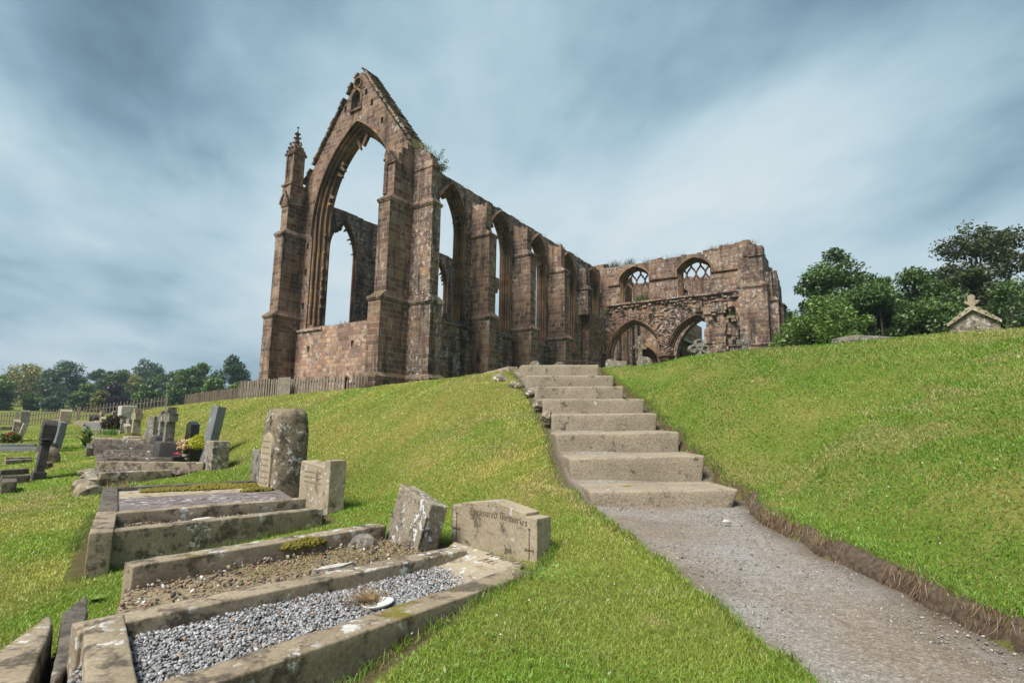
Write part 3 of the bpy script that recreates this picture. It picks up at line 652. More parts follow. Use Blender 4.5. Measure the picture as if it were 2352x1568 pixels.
mb = MB(); mb.tube([(TB+.5, -6.12, z) for z in (1.2, 6.4, 6.5, 6.62, 6.78, 6.86, 6.95)], [.52, .52, .6, .6, .72, .76, .7], 10); mb.build('arcade_pier', M['ashlar_warm'], church)
# stump of the chapel side wall standing before the second arch
mb = MB(); R = random.Random(12); z = 1.2
for a0, a1, b0, zt in ((-10.9, -9.85, 23.9, 8.72), (-11.5, -10.8, 23.7, 8.95), (-12.4, -11.4, 24.2, 9.6)):
    zz = 1.2
    while zz < zt:
        h = R.uniform(.27, .4); mb.box(b0-R.uniform(0, .12), TB+.1, a0-R.uniform(0, .1), a1+R.uniform(0, .08), zz, min(zt, zz+h-.012)); zz += h
zz = 8.75
while zz < 10.35: h = R.uniform(.25, .36); mb.box(TB-.75-R.uniform(0, .2), TB+.1, -11.3-R.uniform(0, .3), -9.55-R.uniform(0, .2)-(zz < 9.6)*.25, zz, zz+h-.012); zz += h
for k in range(26): a, z = -R.uniform(10, 12.2), R.uniform(6.5, 10.4); mb.box(23.6+R.uniform(0, .6), TB, a-.2, a+.15, z, z+R.uniform(.12, .3))
mb.build('broken_wall', M['transept'], church)
butt('buttress', 'E', TB, -1, [(1.2, 7.2, .95, (-14.8, -12.5)), (7.36, 11.92, .72, (-14.66, -12.5)), (12.4, 14.5, .3, (-14.36, -12.55))], M['transept'], lambda mb, B8: (mb.box(TB-.42, TB, -14.45, -13.3, 14.5, 14.6), [mb.box(TB-.34, TB+.4, -14.4+.5*k, -13.95+.5*k, 14.6, 14.6+.2*(4-k) if k else 15.1) for k in range(3)]))
mb = MB(); A = opening(-12.2, .32, 7.9, 9.0, 9.75, 6); mb.plate(A, [], fE, TB-.3, TB-.02); mb.build('blocked_lancet', M['ashlar_dark'], church)
mb = MB(); wall(mb, [(TB+.0, 1.2), (34, 1.2), (34, 13.6)]+jag(33.8, TB+.1, 13.8, 14.8, .6, .25, 17), [], [], fS, -14.37, -13.4); mb.build('transept_wall', M['transept'], church)
butt('buttress', 'S', -14.37, -1, [(1.2, 11.0, .85, (28.4, 29.8)), (11.4, 13.4, .5, (28.5, 29.6))], M['transept'], lambda mb, B8: [mb.box(28.5+.3*k, 28.8+.3*k, -14.8, -14.3, 13.4, 14.1-.18*k) for k in range(3)])
butt('buttress', 'S', -14.37, -1, [(1.2, 10.8, .9, (25.2, 26.3)), (11.2, 13.2, .5, (25.3, 26.1))], M['transept'])
# ---- transept west wall, crossing arch, nave beyond
A = opening(-1.3, 1.25, 1.3, 7.3, 9.0, 10); Bh = opening(-8.4, 4.0, 1.3, 7.5, 11.9, 12); D = opening(-5.43, .38, 13.4, 14.2, 14.75, 6)
mb = MB(); wall(mb, [(-13.4, 1.2), *jag(-13.4, -3.2, 15.6, 15.95, .5, .1, 31), *jag(-3.2, 3, 15.4, 16.6, .5, .3, 33), (3, 1.2)][::-1], [A, Bh], [A, Bh], fE, 33.6, 34.6, [D])
for q in (A, Bh): mb.strips([[fE(p, 33.6) for p in q], [fE(p, 34.6) for p in q]])
mb.build('transept_wall', M['ashlar_lichen'], church)
mb = MB(); hood(mb, fE, -1.3, 1.25, 7.3, 9.0, 33.6, .2, .4, 1.0, 10); mb.box(34.4, 34.55, -2.6, 0, 1.2, 8.9); mb.build('doorway_arch', M['ashlar_warm'], church)
mb = MB()
for x, y, r in ((33.0, .25, .34), (32.9, .95, .26), (33.2, -.35, .2), (32.7, 1.6, .4)): mb.tube([(x, y, 1.2), (x, y, 13.2)], r, 9)
mb.build('clustered_pier', M['ashlar_dark'], church)
A = opening(30, 2.9, 1.3, 10.5, 15.6); A2 = opening(30, 2.5, 1.3, 10.5, 15.1)
mb = MB(); wall(mb, [(26.1, 1.2), (33.5, 1.2), (33.5, 16.4), *jag(33.4, 26.2, 16.6, 16.3, .6, .25, 40), (26.1, 16.3)], [A], [A], fS, .1, 1.2)
mb.strips([[fS(p, .1) for p in A], [fS(p, .35) for p in A], [fS(p, .4) for p in A2], [fS(p, .9) for p in A2], [fS(p, .95) for p in A], [fS(p, 1.2) for p in A]])
mb.build('crossing_arch', M['ashlar_warm'], church)
# roofed nave with its lean-to aisle, seen through the arches
nave = thing('parish_church_nave', 'pinkish church side with dark lean-to eaves, glimpsed through the right ruined arch', 'church nave', (CH0[0], CH0[1], 0), math.atan2(DS[1], DS[0]))
mb = MB(); L = opening(37.0, .75, 6.6, 8.2, 9.5, 8); wall(mb, [(35, 1.2), (54, 1.2), (54, 10.0), (35, 10.0)], [L], [L], fS, -3.8, -3.2); mb.strips([[fS(p, -3.8) for p in L], [fS(p, -3.2) for p in L]]); mb.build('aisle_wall', M['ashlar_warm'], nave)
mb = MB(); wall(mb, [(35, 1.2), (54, 1.2), (54, 14.2), (35, 14.2)], [], [], fS, -1.6, -.9); mb.box(35, 54, -1.7, -1.5, 12.3, 12.5); mb.build('clerestory_wall', masonry('pink ashlar', .3, .6, lichen=.1, soot=.1, seed=20., gain=1.5), nave)
mb = MB(); mb.hexa([(34.8, -4.15, 9.9), (54.2, -4.15, 9.9), (54.2, -1.6, 11.4), (34.8, -1.6, 11.4)], [(34.8, -4.15, 10.1), (54.2, -4.15, 10.1), (54.2, -1.6, 11.6), (34.8, -1.6, 11.6)]); mb.build('lean_to_roof', M['granite'] if False else plain('lead grey roof', (.05, .05, .055), .6, .3, 4), nave)
mb = MB(); mb.tube([(34.8, -4.2, 9.98), (54.2, -4.2, 9.98)], .1, 6); mb.build('gutter', plain('black gutter', (.02, .02, .022), .4), nave)
mb = MB(); mb.tube([(39.6, -3.95, 2), (39.6, -3.95, 9.9)], .06, 6); mb.tube([(42.5, -1.75, 11), (42.5, -1.75, 14.1)], .07, 6); mb.build('drainpipe', plain('blue grey lead pipe', (.12, .14, .17), .5), nave)
mb = MB(); mb.box(36.2, 37.8, -3.35, -3.3, 6.5, 9.6); mb.build('window_glass', plain('dark leaded glass', (.02, .02, .025), .2), nave)
# ================================================================== path and steps
RA = math.atan2(.714, -.70); ROW = np.array([-.70, .714, 0]); GRV = np.array([.714, .70, 0])   # along the row of graves / from foot to head
def V3(x, y, z=None): return np.array([x, y, float(tz(x, y)) if z is None else z])
pm = NT('gravel path'); w = pm.coord('Object')
vo = pm.n('TexVoronoi'); pm.set(vo.inputs['Vector'], w); vo.inputs['Scale'].default_value = 150; vr = pm.sep(vo.outputs['Color'])
a = pm.noise(w, 1.6, 4); b = pm.noise(w, 38, 4, .7)
c = pm.mix(pm.ramp(a, [(.38, 0), (.62, 1)]), (.30, .25, .20), (.35, .325, .30))
c = pm.mix(1, c, pm.ramp(vr[0], [(0, .68), (.5, .96), (.92, 1.15), (1, 1.6)]), 'MULTIPLY'); c = pm.mix(1, c, pm.ramp(b, [(.3, .7), (.7, 1.25)]), 'MULTIPLY')
ec = pm.n('VertexColor'); ec.layer_name = 'Col'; c = pm.mix(pm.math('MULTIPLY', pm.sep(ec.outputs[0])[0], pm.ramp(b, [(.3, .55), (.6, 1)])), c, (.105, .078, .05))
path_m = pm.finish(c, 1, pm.math('ADD', vo.outputs['Distance'], pm.math('MULTIPLY', b, .6)), .8, .012, .1)
ys = np.arange(-3, 9.62, .06); tt = np.linspace(0, 1, 22); yl, tl = np.meshgrid(ys, tt, indexing='ij')
xl = (path_l(yl)-.06)*(1-tl)+(path_r(yl)+.1)*tl
zl = path_z(yl)+.02*(fbm(xl*2.2, yl*2.2, 71)-.5)+.012*(fbm(xl*9, yl*9, 72)-.5)-.02*sstep(.08, 0, tl)+.03*sstep(.9, 1, tl)
ef = np.clip(sstep(.10, .0, (xl-path_l(yl)))*np.where(yl > 4.6, 1, .45)+sstep(-.2, 0., xl-path_r(yl))*.8+sstep(.6, .75, fbm(xl*3, yl*3, 75))*.25, 0, 1)
nx2 = len(tt); i, j = np.meshgrid(np.arange(nx2-1), np.arange(len(ys)-1)); k = (j*nx2+i).ravel()
tag(mesh_np('path', np.stack([xl, yl, zl], -1).reshape(-1, 3), np.stack([k, k+1, k+nx2+1, k+nx2], 1), path_m, None, np.repeat(ef.reshape(-1, 1), 3, 1), smooth=True), kind='structure')
flight = thing('stone_steps', 'flight of eight worn sandstone block steps climbing the grass bank', 'steps', STEPS[0][3])
for i, s in enumerate(STEPS):
    mb = MB(); o = STEPS[0][3]; R = random.Random(i); dz = -.03
    tl_, tr_, br_, bl_ = [p-o for p in s]; bk = np.array([-.03, .46+.04*R.random(), .012]); d = np.array([0, 0, -.08])
    kx = np.array([.02, 0, 0])
    mb.hexa([bl_+d, br_+d, br_+bk+d, bl_+bk+d], [tl_, tr_, tr_+bk-kx*2, tl_+bk+kx*0])
    mb.build('step', M['step'], flight, bevel=.018, sub=.06, rough=.0045, smooth=True)
def rock(name, label, cat, P, size, mat, seed=0, yaw=0., rough=.12, group=None, n=3, sink=.25):
    bm = bmesh.new(); bmesh.ops.create_icosphere(bm, subdivisions=n, radius=1); R = np.random.default_rng(seed)
    co = np.array([v.co[:] for v in bm.verts])
    pl = R.normal(size=(9, 3)); pl /= np.linalg.norm(pl, axis=1)[:, None]
    for q in pl:
        h = R.uniform(.62, .9); d = co @ q; co -= np.where(d > h, d-h, 0)[:, None]*q
    for v, c in zip(bm.verts, co): v.co = (c[0]*size[0]*.62, c[1]*size[1]*.62, c[2]*size[2]*.62)
    q = 2.2/max(size); nz = fbm(co[:, 0]*3+co[:, 2]*2+seed, co[:, 1]*3-co[:, 2]*2, seed)-.5; bm.normal_update()
    for v, d in zip(bm.verts, nz): v.co += v.normal*float(d)*rough*max(size)
    me = bpy.data.meshes.new(name); bm.to_mesh(me); bm.free(); me.materials.append(mat)
    o = add_obj(name, me); o.location = (P[0], P[1], P[2]+size[2]*(.5-sink)); o.rotation_euler = (0, 0, yaw)
    return tag(o, label, cat, group)
# stones packed under the left ends of the steps and at the bank foot
GS = 'loose stones beside the steps'
for k, (x, y, s, lb) in enumerate(((325, 380, .17, 'rounded brown stone lying in grass left of the top steps'), (200, 330, .20, 'pale worn stone sunk in the lawn beside the top step'),
                                 (430, 435, .10, 'small packing stone under the third step from the top'), (500, 520, .11, 'small packing stone beside the fourth step from the top'), (560, 610, .12, 'packing stone wedged left of the middle step'))):
    P = at(*QV('s', x, y), [8.5, 8.9, 7.9, 7.2, 6.6][k]); rock('stone', lb, 'stone', (P[0], P[1], P[2]-s*.35), (s*1.5, s*1.1, s), M['rock'], 40+k, .3*k, .1, GS)
P0, P1 = at(*QV('s', 90, 292), 10.6), at(*QV('s', 340, 240), 9.55)
mb = MB(); o = P1.copy(); d = P0-P1; nrm = np.array([d[1], -d[0], 0]); nrm = -nrm/np.linalg.norm(nrm)*.2
mb.hexa([np.array([0, 0, -.5]), d+[0, 0, -.5], d+nrm+[0, 0, -.5], nrm+[0, 0, -.5]], [np.array([0, 0, .02]), d, d+nrm, nrm+[0, 0, .02]])
q = mb.build('retaining_stone', M['step'], None, bevel=.02, sub=.12, rough=.012, smooth=True); q.location = o; tag(q, 'long low sandstone edging block left of the top step', 'edging stone')
# ---- turf edge with hanging dead roots along the right of the path
ys = np.arange(-1.2, 4.75, .05); r = path_r(ys)
n = len(ys); zt = tz(r+.08, ys); zb = path_z(ys)-.04; jit = .05*(fbm(ys*7, 0, 81)-.5)
rows = np.stack([np.stack([r-.03+jit*.3, ys, zb], 1), np.stack([r-.025+jit, ys, zb*.4+zt*.6], 1), np.stack([r+.03+jit, ys, zt+.002], 1), np.stack([r+.10, ys, tz(r+.10, ys)-.004], 1)], 1)
k = (np.arange(n-1)[:, None]*4+np.arange(3)).ravel()
tag(mesh_np('soil_edge', rows.reshape(-1, 3), np.stack([k, k+1, k+5, k+4], 1), M['soil'], smooth=True), kind='structure')
def blades(name, P, H, Wd, lean, col, mat, yaw=None, droop=None):
    n = len(P); yaw = RNG.uniform(0, 2*PI, n) if yaw is None else yaw
    la = RNG.uniform(0, 2*PI, n); dx = np.stack([np.cos(yaw), np.sin(yaw), np.zeros(n)], 1)*(Wd/2)[:, None]
    ln = np.stack([np.cos(la), np.sin(la), np.zeros(n)], 1)*(lean*H)[:, None]
    if droop is not None: ln = droop
    up = np.zeros((n, 3)); up[:, 2] = H
    m = P+ln*.35+up*.6; t = P+ln+up*np.sqrt(np.clip(1-lean**2*.35, .1, 1))[:, None]
    V = np.stack([P-dx, P+dx, m+dx*.75, m-dx*.75, t], 1).reshape(-1, 3); b = np.arange(n)[:, None]*5
    F = np.concatenate([b+np.array([[0, 1, 2]]), b+np.array([[0, 2, 3]]), b+np.array([[3, 2, 4]])], 0)
    return mesh_np(name, V, F, mat, None, np.repeat(col, 5, 0))
N = 17000; y = RNG.uniform(.4, 4.72, N); dens = vnoise(y*3.3, 0*y, 5)*.75+.25*vnoise(y*11, 0*y, 6); y = y[dens > RNG.uniform(.28, .58, N)]; n = len(y)
P = np.stack([path_r(y)+RNG.uniform(-.03, .09, n), y, 0*y], 1); P[:, 2] = tz(P[:, 0]+.05, y)*1+RNG.uniform(-.075, .02, n)
L = RNG.uniform(.015, .085, n)*(.5+vnoise(y*5, 0*y, 9)); dr = np.stack([-RNG.uniform(.1, .9, n)*L, RNG.normal(0, .6, n)*L, 0*L], 1)
mixv = RNG.random((n, 1)); col = np.array([.38, .26, .155])*mixv+np.array([.13, .085, .05])*(1-mixv)
tag(blades('turf_roots', P, -L, np.full(n, .003), np.full(n, .5), col, M['grass'], droop=dr), 'brown dead grass roots hanging over the cut turf edge of the path', 'grass roots', kind='stuff')
# ---- pebbles
_bm = bmesh.new(); bmesh.ops.create_icosphere(_bm, subdivisions=1, radius=1); ICO_V = np.array([v.co[:] for v in _bm.verts]); ICO_F = np.array([[v.index for v in f.verts] for f in _bm.faces]); _bm.free()
def pebbles(name, P, S, col, parent=None, flat=.65):
    n = len(P); k = len(ICO_V)
    A = RNG.normal(size=(n, 3, 3)); Qm, _ = np.linalg.qr(A)
    sc = S[:, None]*RNG.uniform([.75, .55, .4], [1.3, .95, .8], (n, 3))
    V = np.einsum('nij,nkj->nki', Qm, ICO_V[None]*RNG.uniform(.62, 1.25, (n, k, 1))*sc[:, None, :]); V[:, :, 2] *= flat+.2
    V = V+P[:, None, :]
    F = (np.arange(n)[:, None, None]*k+ICO_F[None]).reshape(-1, 3)
    return mesh_np(name, V.reshape(-1, 3), F, M['pebble'], parent, np.repeat(col, k, 0))
def scatter(poly, n):
    q = np.array(poly)[:, :2]; lo, hi = q.min(0), q.max(0); out = np.empty((0, 2))
    while len(out) < n:
        p = RNG.uniform(lo, hi, (n*2, 2)); out = np.vstack([out, p[inpoly(p[:, 0], p[:, 1], q)]])
    return out[:n]
def pcol(n, pal, w):
    pal = np.array(pal); i = RNG.choice(len(pal), n, p=w); return pal[i]*RNG.uniform(.75, 1.25, (n, 1))
# loose chippings on the path
y = np.concatenate([RNG.uniform(.9, 4.7, 5200), RNG.uniform(4.7, 9.4, 1200)]); t = RNG.random(len(y)); keep = vnoise(t*4, y*1.5, 33)+.25*(np.abs(t-.5)*2)**3 > RNG.uniform(.25, .9, len(y)); y, t = y[keep], t[keep]
x = path_l(y)*(1-t)+path_r(y)*t; n = len(x); S = .0035+.006*RNG.random(n)**4
tag(pebbles('path_chippings', np.stack([x, y, path_z(y)+.004], 1), S, pcol(n, [(.30, .285, .275), (.22, .19, .165), (.42, .40, .39), (.14, .125, .12)], [.4, .3, .12, .18])), 'small pale chippings strewn over the gravel path and step treads', 'gravel', kind='stuff')
for k, (c, x, y, s, lb) in enumerate((('p', 197, 328, .045, 'white angular stone lying on the path below the lowest step'), ('p', 1370, 705, .12, 'flat buff stone lying at the foot of the cut turf edge'), ('p', 825, 458, .05, 'small buff stone at the turf edge halfway along the path'),
                                  ('s', 2050, 1075, .07, 'pale stone poking from the bare bank right of the lowest step'), ('p', 450, 262, .08, 'grey stone embedded in the turf edge near the lowest step'))):
    P = onz(*QV(c, x, y), path_z(2.5 if k in (1, 2) else 4.2)+.02+(k == 3)*.18); rock('stone', lb, 'stone', (P[0], P[1], P[2]-.01), (s*1.2, s*.55, s*.55), M['pale_rock'] if k == 0 else M['step'], 60+k, [0, 2.4, .3, 1, .5][k], .1, 'loose stones on the path')
# ================================================================== the near graves
def kerb_mb(P, Q, w, h, side=1, o=(0, 0, 0)):
    P, Q, o = np.array(P, float), np.array(Q, float), np.array(o, float); d = Q-P; nrm = np.array([-d[1], d[0], 0]); nrm = nrm/np.linalg.norm(nrm)*w*side; dn = np.array([0, 0, -h])
    mb = MB(); c = [P, Q, Q+nrm, P+nrm]; mb.hexa([x+dn-o for x in c], [x-o for x in c]); return mb
def kerbs(t, L, mat, rough=.006, sub=.09):
    for a in L:
        P, Q_, w, h = a[:4]; sd = a[4] if len(a) > 4 else 1; mt = a[5] if len(a) > 5 else mat
        kerb_mb(P, Q_, w, h, sd, t.location).build('kerb_stone', M[mt], t, bevel=.008, sub=sub, rough=rough*.5, smooth=True)
EXC = []                                           # ground without turf
def slab_mesh(name, poly, th, mat, parent=None, rough=.004, o=(0, 0, 0), bevel=.008, sub=.1):
    mb = MB(); o = np.array(o); mb.strips([[np.array(p)-o for p in poly], [np.array(p)-o-[0, 0, th] for p in poly]], True); n = len(poly)
    mb.f.append(tuple(range(n))); mb.f.append(tuple(range(2*n-1, n-1, -1)))
    return mb.build(name, mat, parent, bevel=bevel, sub=sub, rough=rough, smooth=True)
# grave with white-grey chippings
g1 = thing('gravel_grave', 'nearest kerbed grave, filled with pale grey chippings', 'grave', (-.7, 2.3, 0))
kerbs(g1, [((-1.17, 1.32, .085), (.13, 2.92, .105), .135, .42), ((-1.47, 2.0, .12), (-.24, 3.30, .125), .125, .30), ((-1.53, 2.10, .125), (-.98, 1.40, .10), .12, .42)], 'kerb', .007)
g1poly = [(-1.46, 2.06), (-1.2, 1.44), (-.05, 2.86), (-.26, 3.30)]
n = 13500; p = scatter([(-1.44, 2.06), (-1.20, 1.50), (-.16, 2.80), (-.10, 2.93), (-.27, 3.27)], n); h = .035+.03*fbm(p[:, 0]*2.5, p[:, 1]*2.5, 7)+.02*RNG.random(n)
pb = pebbles('chippings', np.stack([p[:, 0]+.7, p[:, 1]-2.3, h], 1), RNG.uniform(.0055, .0108, n), pcol(n, [(.31, .31, .318), (.22, .22, .228), (.43, .428, .43), (.165, .145, .125), (.36, .24, .16)], [.42, .31, .14, .11, .02]), g1); pb['kind'] = 'stuff'
slab_mesh('gravel_bed', [(x, y, .035) for x, y in g1poly], .1, M['soil'], g1, 0, g1.location)
tabp = [(-.47, 3.10, .055), (-.12, 2.70, .055), (.09, 3.10, .10), (-.34, 3.56, .115)]
tab_s = slab_mesh('inscribed_tablet', tabp, .09, M['headstone'], g1, .002, g1.location, .006, .06)
EXC += [[(-1.6, 2.05), (-.95, 1.2), (.10, 2.88), (.13, 3.3), (-.4, 3.92), (-.42, 3.5), (-1.63, 2.2)]]
def text_mesh(name, s, size, mat, parent, M4, depth=.002, shear=0, align='LEFT'):
    cu = bpy.data.curves.new(name, 'FONT'); cu.body = s; cu.size = size; cu.extrude = depth; cu.shear = shear; cu.align_x = align; cu.resolution_u = 3
    ob = bpy.data.objects.new(name, cu); COL.objects.link(ob); bpy.context.view_layer.update()
    me = bpy.data.meshes.new_from_object(ob.evaluated_get(bpy.context.evaluated_depsgraph_get())); bpy.data.objects.remove(ob); bpy.data.curves.remove(cu)
    me.transform(M4); me.materials.append(mat); return add_obj(name, me, parent)
M['ink'] = plain('dark incised lettering', (.11, .088, .065), .9, .3, 60)
M['ink_soft'] = plain('worn incised lettering', (.21, .165, .115), .9, .3, 60)
A_, B_, C_ = np.array(tabp[3]), np.array(tabp[2]), np.array(tabp[0])          # reading direction runs along the headstone
ex = (B_-A_)/np.linalg.norm(B_-A_); ey = (A_-C_); ey -= ex*(ey @ ex); ey /= np.linalg.norm(ey); ez = np.cross(ex, ey)
for s, fx, fy in (('IN MEMORY', .50, .10), ('JULL', .50, .30), ('AUGUST 1', .50, .50), ('76', .42, .68)):
    p = A_+(B_-A_)*fx+(C_-A_)*fy+ez*.0035-np.array(g1.location[:])
    text_mesh('inscription', s, .062, M['ink_soft'], tab_s, Matrix(((ex[0], ey[0], ez[0], p[0]), (ex[1], ey[1], ez[1], p[1]), (ex[2], ey[2], ez[2], p[2]), (0, 0, 0, 1))), .001, .25)
# its headstone
hs = thing('headstone', 'sandstone headstone with low arched top, blackletter words and two thin incised crosses', 'headstone', (-.115, 3.665, -.02), math.atan2(3.41-3.92, .15+.40))
W_ = .77; o_ = [(-W_/2, -.25), (W_/2, -.25), (W_/2, .305), (W_/2-.09, .305), (W_/2-.09, .326)]+[(W_/2-.09-(W_-.18)*t, z) for t, z in ((.12, .336), (.25, .348), (.38, .361), (.5, .368), (.62, .361), (.75, .348), (.88, .336))]+[(-W_/2+.09, .326), (-W_/2+.09, .305), (-W_/2, .305)]
mb = MB(); mb.plate(o_, [], lambda p, t: (p[0], t, p[1]), 0, .135); hs_s = mb.build('stone', M['headstone'], hs, bevel=.006, sub=.08, rough=.002, smooth=False)
mb = MB()
for x, z0, z1 in ((-.335, -.09, .255), (.325, -.17, .235)):
    mb = MB()
    L = z1-z0; zc = z1-L*.30; mb.box(x-.004, x+.004, -.0015, .004, z0, z1); mb.box(x-.032, x+.032, -.0015, .004, zc-.004, zc+.004)
    for q, w_, h_ in (((x, z1), .011, .004), ((x-.032, zc), .003, .011), ((x+.032, zc), .003, .011), ((x, z0), .010, .004)): mb.box(q[0]-w_, q[0]+w_, -.0018, .004, q[1]-h_, q[1]+h_)
    mb.build('incised_cross', M['ink'], hs_s)
# blackletter words drawn with a broad nib
GL = {'T': (7, [[(-1, 7.6), (1, 9.2), (4, 8.2), (7.5, 9.4)], [(1.2, 7), (0, 5), (.3, 2), (3, 0), (6.4, 1.6)], [(4, 8), (3.6, 5), (4, 1)]]), 'M': (9, [[(0, 8), (1.5, 9), (1.5, 1), (0, 0)], [(1.5, 8), (4, 9), (4.5, 7), (4.5, 0)], [(4.5, 8), (7.5, 9), (8, 7), (8, 1), (9, .3)]]),
      'r': (4, [[(0, 6), (1, 5), (1, 0)], [(1, 5), (3, 6), (4, 5)]]), 'e': (4, [[(1, 3), (4, 4.5), (2.5, 6), (.7, 4.5), (.7, 1), (2.5, 0), (4, 1)]]), 'a': (4.5, [[(.5, 5), (2.5, 6), (3.8, 5), (3.8, 0)], [(3.8, 3.5), (.7, 3), (.7, .8), (2, 0), (3.8, 1)]]),
      's': (4, [[(3.7, 5), (2, 6), (.6, 5), (.9, 3.6), (3.4, 2.6), (3.6, 1), (2, 0), (.4, .8)]]), 'u': (5, [[(0, 6), (1, 5), (1, 1), (2.4, 0), (4, 1.2)], [(4, 6), (4, .6), (5, 0)]]), 'd': (4.5, [[(1, 8), (3.8, 5.5), (3.8, 1), (2.2, 0), (.7, 1), (.7, 4.5), (2.2, 6), (3.7, 5)]]),
      'm': (7, [[(0, 6), (1, 5), (1, 0)], [(1, 5), (2.7, 6), (3.7, 5), (3.7, 0)], [(3.7, 5), (5.4, 6), (6.4, 5), (6.4, .5), (7, 0)]]), 'o': (4.5, [[(2.3, 6), (.7, 4.8), (.7, 1.2), (2.3, 0), (3.9, 1.2), (3.9, 4.8), (2.3, 6)]]), 'i': (2, [[(0, 6), (1, 5), (1, .8), (2, 0)], [(.7, 8), (1.4, 7.4)]])}
def nib_text(mb, s, x, z, h, zf):
    u = h/9.; nv = (.62*u, .42*u)
    for ch in s:
        if ch == ' ': x += 4*u; continue
        wd, st = GL[ch]
        for pl in st:
            for (a, b), (c, d) in zip(pl[:-1], pl[1:]):
                q = []
                for px, pz in ((a, b), (c, d)):
                    X = x+px*u; Zb = z+pz*u+zf(X); q.append(((X-nv[0], Zb-nv[1]), (X+nv[0], Zb+nv[1])))
                mb.add([(p[0], -.0022, p[1]) for p in (q[0][0], q[0][1], q[1][1], q[1][0])], [(0, 1, 2, 3)])
        x += (wd+1.2)*u
    return x
mb = MB(); nib_text(mb, 'Treasured Memories', -.205, .232, .045, lambda X: .036*math.cos(X/.42*PI/2*.9)-.002); mb.build('blackletter_inscription', M['ink'], hs_s, uv=False)
# weedy grave
g2 = thing('weedy_grave', 'kerbed grave of soil, broken chippings and dry moss behind the gravel grave', 'grave', (-1.3, 2.9, 0))
kerbs(g2, [((-1.84, 2.81, .13), (-.86, 3.98, .13), .13, .36), ((-1.50, 2.215, .085), (-.36, 3.44, .085), .085, .2, 1, 'kerb_dark')], 'kerb', .012)
g2poly = [(-1.84, 2.78), (-1.55, 2.25), (-.44, 3.46), (-.86, 3.96)]
slab_mesh('soil_bed', [(x, y, .02+.02*(y > 3)) for x, y in g2poly], .12, M['dry_soil'], g2, .012, g2.location, 0, .06)
n = 1500; p = scatter(g2poly, n); pb = pebbles('broken_chippings', np.stack([p[:, 0]+1.3, p[:, 1]-2.9, .03+.02*RNG.random(n)+.015*(p[:, 1] > 3.1)], 1), .004+.012*RNG.random(n)**2.5, pcol(n, [(.20, .15, .11), (.26, .13, .095), (.07, .06, .055), (.5, .48, .45), (.30, .25, .17)], [.36, .16, .22, .08, .18]), g2); pb['kind'] = 'stuff'
n = 2600; p = scatter([(-1.5, 3.1), (-1.1, 2.75), (-.46, 3.46), (-.86, 3.94)], n*2); p = p[fbm(p[:, 0]*5, p[:, 1]*5, 14) > .46][:n]; n = len(p); m = RNG.random((n, 1))
ob_ = blades('dry_moss', np.stack([p[:, 0]+1.3, p[:, 1]-2.9, np.full(n, .045)], 1), RNG.uniform(.005, .02, n), np.full(n, .004), RNG.uniform(.6, 1.6, n), np.array([.40, .32, .13])*m+np.array([.24, .20, .07])*(1-m), M['grass']); ob_.parent = g2; ob_['kind'] = 'stuff'
EXC += [[(-2.04, 2.70), (-1.66, 2.12), (-.5, 3.3), (-.3, 3.6), (-.42, 3.95), (-.85, 4.06)]]
P = V3(-.95, 3.72); rock('clod', 'crumbled lump of mortar and soil at the foot of the tilted headstone', 'rubble lump', (P[0], P[1], .0), (.17, .13, .14), M['headstone_grey'], 5, .5, .2)
hz = thing('headstone', 'lichen spotted headstone tilting beside the blackletter headstone', 'headstone', (-.70, 3.87, -.06), RA+PI-.15)
mb = MB(); mb.hexa([(-.25, -.06, -.2), (.25, -.06, -.2), (.25, .09, -.2), (-.25, .09, -.2)], [(-.25, -.05, .44), (.25, -.05, .41), (.25, .075, .41), (-.25, .075, .44)])
mb.hexa([(.16, -.075, -.2), (.251, -.075, -.2), (.251, -.05, -.2), (.16, -.05, -.2)], [(.20, -.066, .34), (.251, -.066, .33), (.251, -.05, .33), (.20, -.05, .34)])
o = mb.build('stone', M['headstone_lichen'], hz, bevel=.008, sub=.06, rough=.004); hz.rotation_euler = (math.radians(-11), math.radians(6), RA+PI-.15)
# moss cushion, white mortar flake, dish with dead flowers
def moss(name, lb, P, sx, sy, h, yaw, seed, col=((.20, .165, .02), (.10, .095, .012)), n=900):
    R = np.random.default_rng(seed); r = np.sqrt(R.random(n)); a = R.uniform(0, 2*PI, n); x, y = r*np.cos(a), r*np.sin(a); keep = fbm(x*2+seed, y*2, seed) > .34; x, y, r = x[keep], y[keep], r[keep]; n = len(x)
    c, s_ = math.cos(yaw), math.sin(yaw); X, Y = x*sx*c-y*sy*s_, x*sx*s_+y*sy*c; Zh = h*np.sqrt(np.clip(1-r*r, 0, 1))*(.5+fbm(x*3, y*3, seed+2))
    m = R.random((n, 1)); C = np.array(col[0])*m+np.array(col[1])*(1-m)
    return tag(pebbles(name, np.stack([X+P[0], Y+P[1], Zh*.7+P[2]], 1), R.uniform(.008, .02, n)*(1+.02*P[1]), C), lb, 'moss')
q = Zq('1', 1700, 590, .10); moss('moss_cushion', 'dark golden moss cushion on the far kerb of the weedy grave', (-1.27, 3.50, .085), .15, .06, .05, RA-PI/2, 3)
mb = MB(); q = Zq('2', 400, 785, .09); mb.plate([(-.12, -.02), (.02, -.035), (.11, .0), (.03, .025), (-.07, .015)], [], lambda p, t: (p[0], p[1], t), 0, .012); o = mb.build('mortar_flake', M['pale_rock'], None); o.location = (q[0], q[1], .086); o.rotation_euler = (0, 0, math.atan2(.7, .714)); tag(o, 'white mortar flake lying on the dark kerb of the weedy grave', 'mortar flake')
q = Zq('2', 690, 1035, .075)
dish = thing('flower_dish', 'white round dish of withered flower stems on the grey chippings', 'flower dish', (q[0], q[1], .062))
mb = MB(); pr = [(.0, .0), (.045, .0), (.062, .012), (.07, .022), (.066, .024), (.056, .014), (.0, .008)]
